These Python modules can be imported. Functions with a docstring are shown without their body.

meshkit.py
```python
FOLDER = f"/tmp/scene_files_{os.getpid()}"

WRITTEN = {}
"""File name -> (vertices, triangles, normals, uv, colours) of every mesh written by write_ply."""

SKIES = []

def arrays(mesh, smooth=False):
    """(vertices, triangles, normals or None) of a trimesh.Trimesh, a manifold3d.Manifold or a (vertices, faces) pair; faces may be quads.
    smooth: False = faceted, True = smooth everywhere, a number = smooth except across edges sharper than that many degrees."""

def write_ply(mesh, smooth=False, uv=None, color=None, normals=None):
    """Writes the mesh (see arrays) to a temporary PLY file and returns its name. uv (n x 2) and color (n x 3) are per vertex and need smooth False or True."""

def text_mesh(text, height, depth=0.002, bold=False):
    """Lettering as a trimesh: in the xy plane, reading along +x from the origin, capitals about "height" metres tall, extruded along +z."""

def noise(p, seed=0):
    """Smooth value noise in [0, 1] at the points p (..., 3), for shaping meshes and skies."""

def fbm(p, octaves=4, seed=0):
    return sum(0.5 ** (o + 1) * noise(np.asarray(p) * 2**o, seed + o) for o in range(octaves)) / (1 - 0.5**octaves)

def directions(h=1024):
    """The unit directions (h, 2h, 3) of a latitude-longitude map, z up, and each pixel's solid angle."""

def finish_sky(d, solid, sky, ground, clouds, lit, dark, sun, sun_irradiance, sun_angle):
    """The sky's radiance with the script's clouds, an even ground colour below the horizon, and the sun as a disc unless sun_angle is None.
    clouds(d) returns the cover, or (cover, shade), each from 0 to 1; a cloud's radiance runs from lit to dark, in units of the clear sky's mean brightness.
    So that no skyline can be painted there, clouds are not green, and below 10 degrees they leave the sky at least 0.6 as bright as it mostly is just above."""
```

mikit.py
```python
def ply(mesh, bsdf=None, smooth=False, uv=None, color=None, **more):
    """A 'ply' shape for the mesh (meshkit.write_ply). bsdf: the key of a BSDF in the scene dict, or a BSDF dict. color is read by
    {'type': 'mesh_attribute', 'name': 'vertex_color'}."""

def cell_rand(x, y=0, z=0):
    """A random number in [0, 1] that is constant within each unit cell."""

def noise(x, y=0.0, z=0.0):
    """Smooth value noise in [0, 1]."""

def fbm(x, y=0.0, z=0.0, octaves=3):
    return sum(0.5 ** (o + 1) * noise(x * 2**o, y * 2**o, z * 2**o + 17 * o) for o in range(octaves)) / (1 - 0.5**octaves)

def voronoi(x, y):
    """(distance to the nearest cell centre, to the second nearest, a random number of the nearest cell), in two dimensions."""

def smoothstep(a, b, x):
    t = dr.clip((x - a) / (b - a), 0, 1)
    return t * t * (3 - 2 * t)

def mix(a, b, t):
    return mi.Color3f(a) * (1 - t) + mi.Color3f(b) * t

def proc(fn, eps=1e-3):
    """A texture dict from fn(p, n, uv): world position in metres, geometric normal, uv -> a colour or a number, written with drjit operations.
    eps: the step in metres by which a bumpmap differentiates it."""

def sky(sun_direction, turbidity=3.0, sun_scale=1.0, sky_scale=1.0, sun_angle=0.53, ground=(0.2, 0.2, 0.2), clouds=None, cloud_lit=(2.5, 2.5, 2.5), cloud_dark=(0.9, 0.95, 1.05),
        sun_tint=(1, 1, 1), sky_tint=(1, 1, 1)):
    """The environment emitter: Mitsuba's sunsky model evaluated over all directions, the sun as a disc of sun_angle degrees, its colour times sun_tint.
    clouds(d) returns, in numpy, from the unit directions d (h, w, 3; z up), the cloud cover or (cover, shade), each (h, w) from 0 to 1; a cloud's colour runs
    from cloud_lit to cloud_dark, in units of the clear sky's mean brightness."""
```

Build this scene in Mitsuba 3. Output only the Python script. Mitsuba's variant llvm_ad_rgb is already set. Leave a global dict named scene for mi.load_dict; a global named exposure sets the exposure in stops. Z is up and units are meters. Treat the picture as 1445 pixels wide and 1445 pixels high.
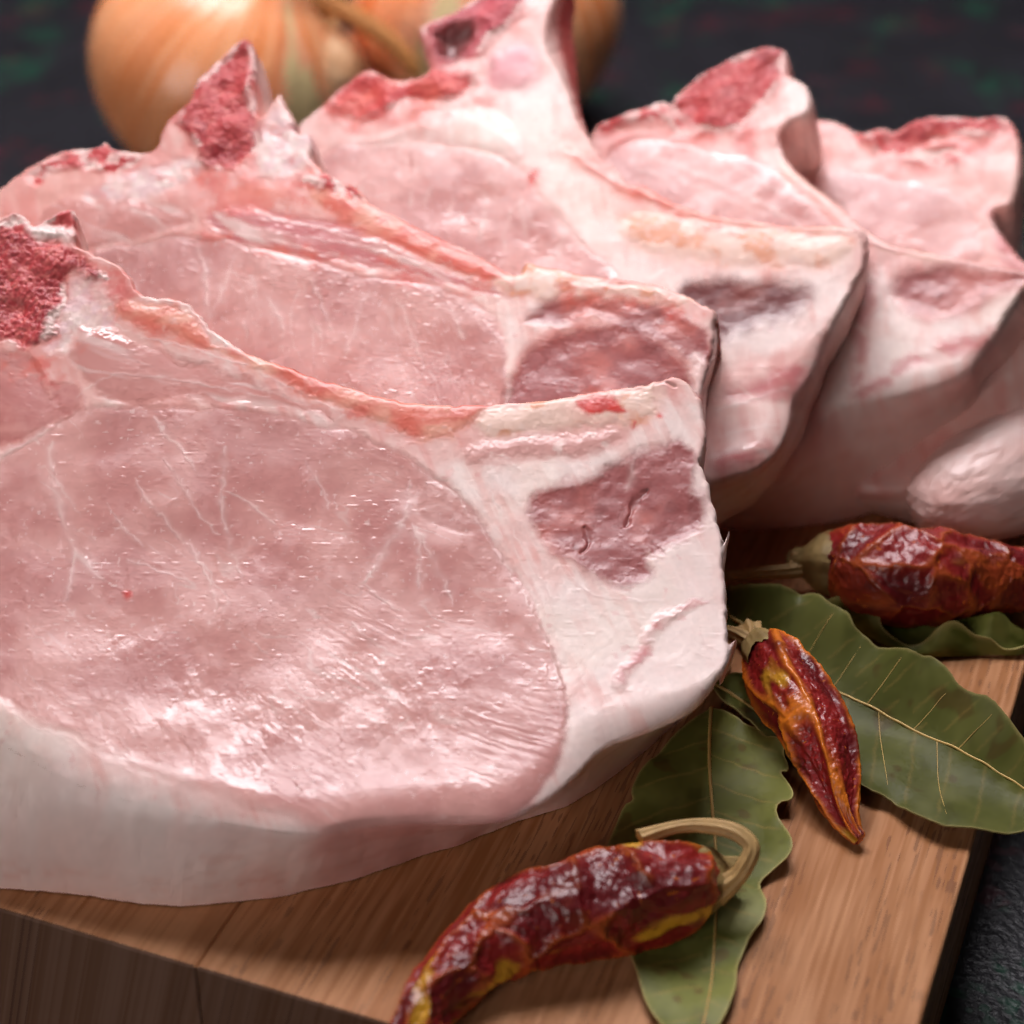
import math
import numpy as np, trimesh, shapely, mitsuba as mi, mikit, meshkit
import drjit as dr
from scipy import sparse
from scipy.spatial import cKDTree, Delaunay
from scipy.interpolate import CubicSpline, RBFInterpolator

T = mi.ScalarTransform4f
scene, labels = {}, {}

# ---------------------------------------------------------------- camera, light, exposure
PITCH = math.radians(34)
CAM = np.array([0, 0, 0.322])
FWD = np.array([0, math.cos(PITCH), -math.sin(PITCH)])
scene['camera'] = dict(type='thinlens', to_world=T().look_at(origin=CAM.tolist(), target=(CAM + FWD).tolist(), up=[0, 0, 1]),
                       fov=2 * math.degrees(math.atan(722.5 / 3000)), fov_axis='x', near_clip=0.05, far_clip=20.0,
                       aperture_radius=0.0036, focus_distance=0.437)
exposure = -0.70
AIM = np.array([0.0, 0.40, 0.07])


def lamp(key, az, el, dist, size, radiance, aim=AIM):
    az, el = math.radians(az), math.radians(el)
    d = np.array([math.cos(el) * math.cos(az), math.cos(el) * math.sin(az), math.sin(el)])
    scene[key] = dict(type='rectangle', to_world=T().look_at(origin=(aim + d * dist).tolist(), target=aim.tolist(), up=[0, 1, 0.01]) @ T().scale([size[0] / 2, size[1] / 2, 1]),
                      emitter=dict(type='area', radiance=dict(type='rgb', value=list(radiance))),
                      bsdf=dict(type='diffuse', reflectance=dict(type='rgb', value=[0.6, 0.6, 0.6])))


lamp('unseen_back_lamp', 96, 61, 0.95, (0.60, 0.36), (26.5, 25.4, 26.4), aim=np.array([0.0, 0.33, 0.05]))  # unseen lamp behind, set to light the meat and put sheen on the front chop
lamp('unseen_front_lamp', 238, 19, 2.3, (1.4, 0.8), (7.2, 6.6, 6.4))  # unseen lamp low at the front left, lights the rims turned forward
scene['ambient_light'] = dict(type='constant', radiance=dict(type='rgb', value=[0.026, 0.024, 0.024]))  # dim even light from all sides for the unseen room, lifts the shadows
labels['unseen_back_lamp'] = dict(label='large lamp high behind the meat, out of view, placed to light it and give the sheen', category='lamp')
labels['unseen_front_lamp'] = dict(label='wide soft lamp at the front left, out of view, placed to light the rims facing forward', category='lamp')

ZB = 0.030            # the top of the board


# ---------------------------------------------------------------- helpers
def srgb(r, g, b, k=1.0):
    c = np.array([r, g, b]) / 255.0
    return np.where(c < 0.04045, c / 12.92, ((c + 0.055) / 1.055) ** 2.4) * k


def sstep(a, b, x):
    t = np.clip((x - a) / (b - a), 0, 1)
    return t * t * (3 - 2 * t)


_TAB = np.random.default_rng(77).random((256, 256), dtype=np.float32)
_TAB3 = np.random.default_rng(78).random((64, 64, 64), dtype=np.float32)


def vn(x, y, fx, fy=None, seed=0):
    """Smooth value noise in [0, 1] in two dimensions (a wrapped table of random numbers)."""
    u = (np.asarray(x) * fx + seed * 7.31 + 300).astype(np.float32)
    v = (np.asarray(y) * (fy or fx) + seed * 3.17 + 300).astype(np.float32)
    i, j = np.floor(u).astype(np.int32), np.floor(v).astype(np.int32)
    s, t = u - i, v - j
    s, t = s * s * (3 - 2 * s), t * t * (3 - 2 * t)
    i0, i1, j0, j1 = i & 255, (i + 1) & 255, j & 255, (j + 1) & 255
    a, b = _TAB[i0, j0], _TAB[i0, j1]
    a, b = a + (_TAB[i1, j0] - a) * s, b + (_TAB[i1, j1] - b) * s
    return a + (b - a) * t


def fb(x, y, f, octaves=3, seed=0):
    return sum(0.5 ** (o + 1) * vn(x, y, f * 2 ** o * (1 + .013 * o), seed=seed + 19 * o) for o in range(octaves)) / (1 - 0.5 ** octaves)


def fb3(p, octaves=3, seed=0):
    """The same in three dimensions, for points p (..., 3)."""
    out = 0
    for o in range(octaves):
        q = (np.asarray(p) * 2 ** o * (1 + .013 * o) + np.array([seed * 7.31, seed * 3.17, o * 11.7]) + 300).astype(np.float32)
        i = np.floor(q).astype(np.int32)
        t = q - i
        t = t * t * (3 - 2 * t)
        i0, i1 = i & 63, (i + 1) & 63
        x0, y0, z0, x1, y1, z1 = i0[..., 0], i0[..., 1], i0[..., 2], i1[..., 0], i1[..., 1], i1[..., 2]
        tx, ty, tz = t[..., 0], t[..., 1], t[..., 2]
        m = lambda a, b, w: a + (b - a) * w
        out = out + 0.5 ** (o + 1) * m(m(m(_TAB3[x0, y0, z0], _TAB3[x1, y0, z0], tx), m(_TAB3[x0, y1, z0], _TAB3[x1, y1, z0], tx), ty),
                                      m(m(_TAB3[x0, y0, z1], _TAB3[x1, y0, z1], tx), m(_TAB3[x0, y1, z1], _TAB3[x1, y1, z1], tx), ty), tz)
    return out / (1 - 0.5 ** octaves)


def chaikin(P, closed=True, times=1):
    P = np.asarray(P, float)
    for _ in range(times):
        Q = np.roll(P, -1, 0) if closed else P[1:]
        A = P if closed else P[:-1]
        N = np.empty((2 * len(A), P.shape[1]))
        N[0::2], N[1::2] = A * .75 + Q * .25, A * .25 + Q * .75
        P = N if closed else np.vstack([P[:1], N, P[-1:]])
    return P


def resample(P, step, closed=True):
    Q = np.vstack([P, P[:1]]) if closed else np.asarray(P, float)
    d = np.r_[0, np.cumsum(np.linalg.norm(np.diff(Q[:, :2], axis=0), axis=1))]
    n = max(8, int(d[-1] / step))
    t = np.linspace(0, d[-1], n, endpoint=not closed)
    return np.stack([np.interp(t, d, Q[:, k]) for k in range(Q.shape[1])], -1)


def inside_distance(P, x, y, step=2e-4):
    """Signed distance (positive inside) of points to the closed outline P, and the index of the nearest outline sample."""
    D = resample(P, step)
    d, i = cKDTree(D[:, :2]).query(np.stack([x, y], -1))
    poly = shapely.Polygon(D[:, :2])
    if not poly.is_valid:
        poly = poly.buffer(0)
    return np.where(shapely.contains_xy(poly, x, y), d, -d), i, D


def line_distance(P, x, y, step=2e-4):
    D = resample(chaikin(P, False, 2), step, False)
    d, i = cKDTree(D[:, :2]).query(np.stack([x, y], -1))
    return d, i / max(1, len(D) - 1)


def vertex_normals(v, f):
    n, c = np.zeros_like(v), np.cross(v[f[:, 1]] - v[f[:, 0]], v[f[:, 2]] - v[f[:, 0]])
    for k in range(3):
        np.add.at(n, f[:, k], c)
    return n / np.maximum(np.linalg.norm(n, axis=1, keepdims=True), 1e-20)


def shape(key, v, f, bsdf, normals=None, uv=None, color=None):
    """One mesh of the scene; normals given for a whole surface stay smooth where it is split into parts."""
    used = np.unique(f)
    m = np.full(len(v), -1)
    m[used] = np.arange(len(used))
    pick = lambda a: None if a is None else np.asarray(a)[used]
    if normals is None:
        normals = vertex_normals(v, f)
    path = meshkit.write_ply((v[used], m[f]), False, pick(uv), pick(color), normals=pick(normals))
    scene[key] = dict(type='ply', filename=path, face_normals=False, bsdf=dict(type='ref', id=bsdf))


def numbered(name):
    k, n = name, 0
    while k in scene or k in labels or any(s.startswith(k + '__') for s in scene):
        n += 1
        k = f'{name}_{n:03d}'
    return k


def tag(key, label, category=None, group=None, kind=None):
    labels[key] = {a: b for a, b in dict(label=label, category=category, group=group, kind=kind).items() if b}


def tube_mesh(P, radii, sides=10, ridge=0.0, seed=0, cap=True):
    """A tube along points P (smooth), its radius modulated by ridge; returns v, f, (t, angle)."""
    P, radii = np.asarray(P, float), np.asarray(radii, float)
    t = np.gradient(P, axis=0)
    t /= np.linalg.norm(t, axis=1, keepdims=True)
    a = np.zeros_like(P)
    r0 = np.array([0, 0, 1.0]) if abs(t[0, 2]) < .9 else np.array([1.0, 0, 0])
    for i in range(len(P)):
        r0 = r0 - t[i] * (r0 @ t[i])
        r0 /= np.linalg.norm(r0)
        a[i] = r0
    b = np.cross(t, a)
    th = np.arange(sides) * 2 * np.pi / sides
    R = radii[:, None] * (1 + ridge * np.sin(th[None] * 7 + seed)) if np.ndim(radii) == 1 else radii
    v = P[:, None] + R[..., None] * (np.cos(th)[None, :, None] * a[:, None] + np.sin(th)[None, :, None] * b[:, None])
    n = len(P)
    i, j = np.meshgrid(np.arange(n - 1), np.arange(sides), indexing='ij')
    q = np.stack([i * sides + j, i * sides + (j + 1) % sides, (i + 1) * sides + (j + 1) % sides, (i + 1) * sides + j], -1).reshape(-1, 4)
    f = np.vstack([q[:, [0, 1, 2]], q[:, [0, 2, 3]]])
    V = v.reshape(-1, 3)
    if cap:
        k = np.arange(sides)
        V = np.vstack([V, P[:1], P[-1:]])
        f = np.vstack([f, np.stack([np.full(sides, n * sides), (k + 1) % sides, k], 1),
                       np.stack([np.full(sides, n * sides + 1), (n - 1) * sides + k, (n - 1) * sides + (k + 1) % sides], 1)])
    return V, f


def spline(P, n):
    P = np.asarray(P, float)
    d = np.r_[0, np.cumsum(np.linalg.norm(np.diff(P[:, :3], axis=0), axis=1))]
    return CubicSpline(d, P)(np.linspace(0, d[-1], n))


# ---------------------------------------------------------------- materials
VC = dict(type='mesh_attribute', name='vertex_color')


def wet_bump(p, n, uv):
    u, v = uv.x, uv.y
    a = mikit.fbm(u * 420, v * 520, 0.5, octaves=2)
    b = mikit.noise(u * 1500 + 7 * a, v * 1700, 3.1)
    drops = mikit.smoothstep(0.72, 0.95, mikit.noise(u * 900, v * 900, 9.0))
    return (a * 0.000026 + b * 0.000013 + drops * 0.00004)


def fat_bump(p, n, uv):
    u, v = uv.x * .92 + uv.y * .38, uv.y * .92 - uv.x * .38
    a = mikit.fbm(u * 520, v * 170, 2.5, octaves=3)
    drops = mikit.smoothstep(0.70, 0.95, mikit.noise(uv.x * 1100, uv.y * 1100, 9.0))
    return a * 0.000028 + mikit.noise(uv.x * 1500, uv.y * 1500, 4.0) * 0.000012 + drops * 0.00003


def bone_bump(p, n, uv):
    u, v = uv.x, uv.y
    return mikit.fbm(u * 900, v * 900, 1.5, octaves=3) * 0.00014


def moisture(p, n, uv):
    """Roughness of a cut face: glistening where it is wet, dull in patches."""
    w = mikit.fbm(uv.x * 85, uv.y * 110, 6.0, octaves=3) * 0.75 + mikit.noise(uv.x * 700, uv.y * 500, 8.0) * 0.25
    return 0.19 + 0.19 * mikit.smoothstep(0.36, 0.62, w)


def meat(key, rough, bump, coat=0.35, spec=0.5, eps=1.5e-4, sheen=0.0):
    scene[key] = dict(type='twosided', bsdf=dict(type='bumpmap', arbitrary=mikit.proc(bump, eps=eps), scale=1.0,
                      bsdf=dict(type='principled', base_color=VC, roughness=rough, specular=spec, clearcoat=coat, clearcoat_gloss=0.93, sheen=sheen)))


meat('muscle_surface', mikit.proc(moisture), wet_bump, 0.30, spec=0.54)
meat('fat_surface', 0.40, fat_bump, 0.4)
meat('cap_surface', 0.40, wet_bump, 0.35)
meat('bone_surface', 0.55, bone_bump, 0.1)

GA = math.radians(69.0)          # the way the planks of the board run
GC, GS = math.cos(GA), math.sin(GA)


def board_frame(p):
    return p.x * GC + p.y * GS, -p.x * GS + p.y * GC


def wood_color(p, n, uv):
    t, s = board_frame(p)
    s = s + 0.004 * mikit.noise(t * 9, s * 20, 1.0) + p.z * 0.25
    endgrain = mikit.smoothstep(0.3, 0.6, dr.abs(n.x * GC + n.y * GS))
    plank = mikit.cell_rand(mikit.mi.Float(dr.floor(uv.x * 1.0)), 3, 1)
    band = mikit.fbm(s * 70, t * 3.0, plank * 9, octaves=3)
    fine = mikit.fbm(s * 1100, t * 60, 4.0, octaves=2)
    c = mikit.mix([0.36, 0.142, 0.050], [0.56, 0.275, 0.135], mikit.smoothstep(0.25, 0.75, band * 0.55 + fine * 0.45))
    c = mikit.mix(c, [0.24, 0.095, 0.040], mikit.smoothstep(0.62, 0.85, mikit.fbm(s * 120 + 3, t * 2.2, 7.7, octaves=2)) * 0.5)
    pore = mikit.smoothstep(0.66, 0.80, mikit.noise(s * 2600, t * 230, 2.2)) * mikit.smoothstep(0.35, 0.65, mikit.noise(s * 160, t * 20, 5.2))
    return mikit.mix(c, [0.10, 0.040, 0.026], pore * 0.45) * (0.86 + 0.2 * plank) * mi.Color3f(1 - 0.70 * endgrain, 1 - 0.66 * endgrain, 1 - 0.52 * endgrain)


def wood_bump(p, n, uv):
    t, s = board_frame(p)
    return mikit.noise(s * 2600, t * 230, 2.2) * -0.00004 + mikit.fbm(s * 700, t * 25, 1.2, octaves=2) * 0.00005


scene['wood'] = dict(type='twosided', bsdf=dict(type='bumpmap', arbitrary=mikit.proc(wood_bump, eps=2e-4), scale=1.0,
                     bsdf=dict(type='principled', base_color=mikit.proc(wood_color), roughness=0.50, specular=0.12)))


def table_color(p, n, uv):
    x, y = p.x, p.y
    x, y = x * 0.8 - y * 0.6, x * 0.6 + y * 0.8
    g = mikit.fbm(x * 60, y * 60, 1.0, octaves=3) * 0.55 + 0.45 * mikit.noise(x * 1100, y * 1100, 4.0)
    c = mikit.mix([0.007, 0.0065, 0.0085], [0.025, 0.024, 0.030], g)
    fine = mikit.smoothstep(0.35, 0.65, mikit.noise(x * 420, y * 420, 2.0))
    green = mikit.smoothstep(0.585, 0.66, mikit.fbm(x * 46 + 3, y * 46, 5.0, octaves=4)) * fine
    red = mikit.smoothstep(0.66, 0.72, mikit.fbm(x * 62 + 40, y * 62, 8.0, octaves=3)) * fine
    c = mikit.mix(c, [0.006, 0.085, 0.042], green * 0.55)
    return mikit.mix(c, [0.11, 0.010, 0.020], red * 0.42)


def table_bump(p, n, uv):
    return mikit.fbm(p.x * 900, p.y * 900, 1.0, octaves=3) * 0.00032


scene['table_paint'] = dict(type='bumpmap', arbitrary=mikit.proc(table_bump, eps=2e-4), scale=1.0,
                            bsdf=dict(type='principled', base_color=mikit.proc(table_color), roughness=0.44, specular=0.34))


def glossy(key, rough, coat, bump=None, spec=0.5, eps=2e-4):
    b = dict(type='principled', base_color=VC, roughness=rough, specular=spec, clearcoat=coat, clearcoat_gloss=0.85)
    scene[key] = dict(type='twosided', bsdf=dict(type='bumpmap', arbitrary=mikit.proc(bump, eps=eps), scale=1.0, bsdf=b) if bump else b)


def chilli_bump(p, n, uv):
    return mikit.fbm(p.x * 900, p.y * 900, p.z * 900, octaves=3) * 0.00016


def leaf_bump(p, n, uv):
    v1, v2, _ = mikit.voronoi(p.x * 750, p.y * 750)
    return mikit.fbm(p.x * 500, p.y * 500, 1.0, octaves=3) * 0.00010 - mikit.smoothstep(0.12, 0.0, v2 - v1) * 0.00002


def dry_bump(p, n, uv):
    return mikit.fbm(p.x * 800, p.y * 800, p.z * 800, octaves=3) * 0.00025


def skin_bump(p, n, uv):
    return mikit.fbm(uv.x * 160, uv.y * 6, 1.0, octaves=3) * 0.0006


glossy('chilli_skin', 0.38, 0.22, chilli_bump)
glossy('leaf_skin', 0.42, 0.0, leaf_bump, spec=0.10)
glossy('dry_stem', 0.62, 0.0, dry_bump)
glossy('onion_skin', 0.30, 0.5, skin_bump)
glossy('leaf_vein', 0.55, 0.0)

# ---------------------------------------------------------------- table and board
ZT = -0.012           # the table
tv = np.array([[-1.6, -0.4, ZT], [1.6, -0.4, ZT], [1.6, 2.6, ZT], [-1.6, 2.6, ZT]])
scene['table_top'] = mikit.ply((tv, np.array([[0, 1, 2, 3]])), 'table_paint', uv=tv[:, :2])
tag('table_top', 'dark grey rough painted table with green and red specks', kind='structure')


def beveled_box(lo, hi, b):
    lo, hi = np.asarray(lo, float), np.asarray(hi, float)
    P = []
    for s in np.ndindex(2, 2, 2):
        c = np.where(np.array(s) == 1, hi, lo)
        d = np.where(np.array(s) == 1, -b, b)
        for k in range(3):
            q = c + d
            q[k] = c[k]
            P.append(q)
        P.append(c + d * (1 - 0.577) )
    return trimesh.convex.convex_hull(np.array(P))


CORNER = np.array([0.0614, 0.2348])
E2 = np.array([GC, GS])
E1 = np.array([-GS, GC])
cuts = [0, 0.129, 0.178, 0.240, 0.300, 0.352]
for i in range(len(cuts) - 1):
    m = beveled_box([cuts[i] + 0.00003, 0, ZT + 0.0003], [cuts[i + 1] - 0.00003, 0.250 + 0.0004 * (i % 2), ZB - 0.00004 * (i % 3)], 0.0005)
    v = np.array(m.vertices)
    w = np.stack([CORNER[0] + v[:, 0] * E1[0] + v[:, 1] * E2[0], CORNER[1] + v[:, 0] * E1[1] + v[:, 1] * E2[1], v[:, 2]], -1)
    mm = trimesh.Trimesh(w, m.faces, process=False)
    mm.fix_normals()
    k = 'cutting_board__plank' + (f'_{i:03d}' if i else '')
    scene[k] = mikit.ply(mm, 'wood', uv=np.full((len(w), 2), i + 0.5))
tag('cutting_board', 'brown wooden cutting board made of glued planks under the meat', 'cutting board')


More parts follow.
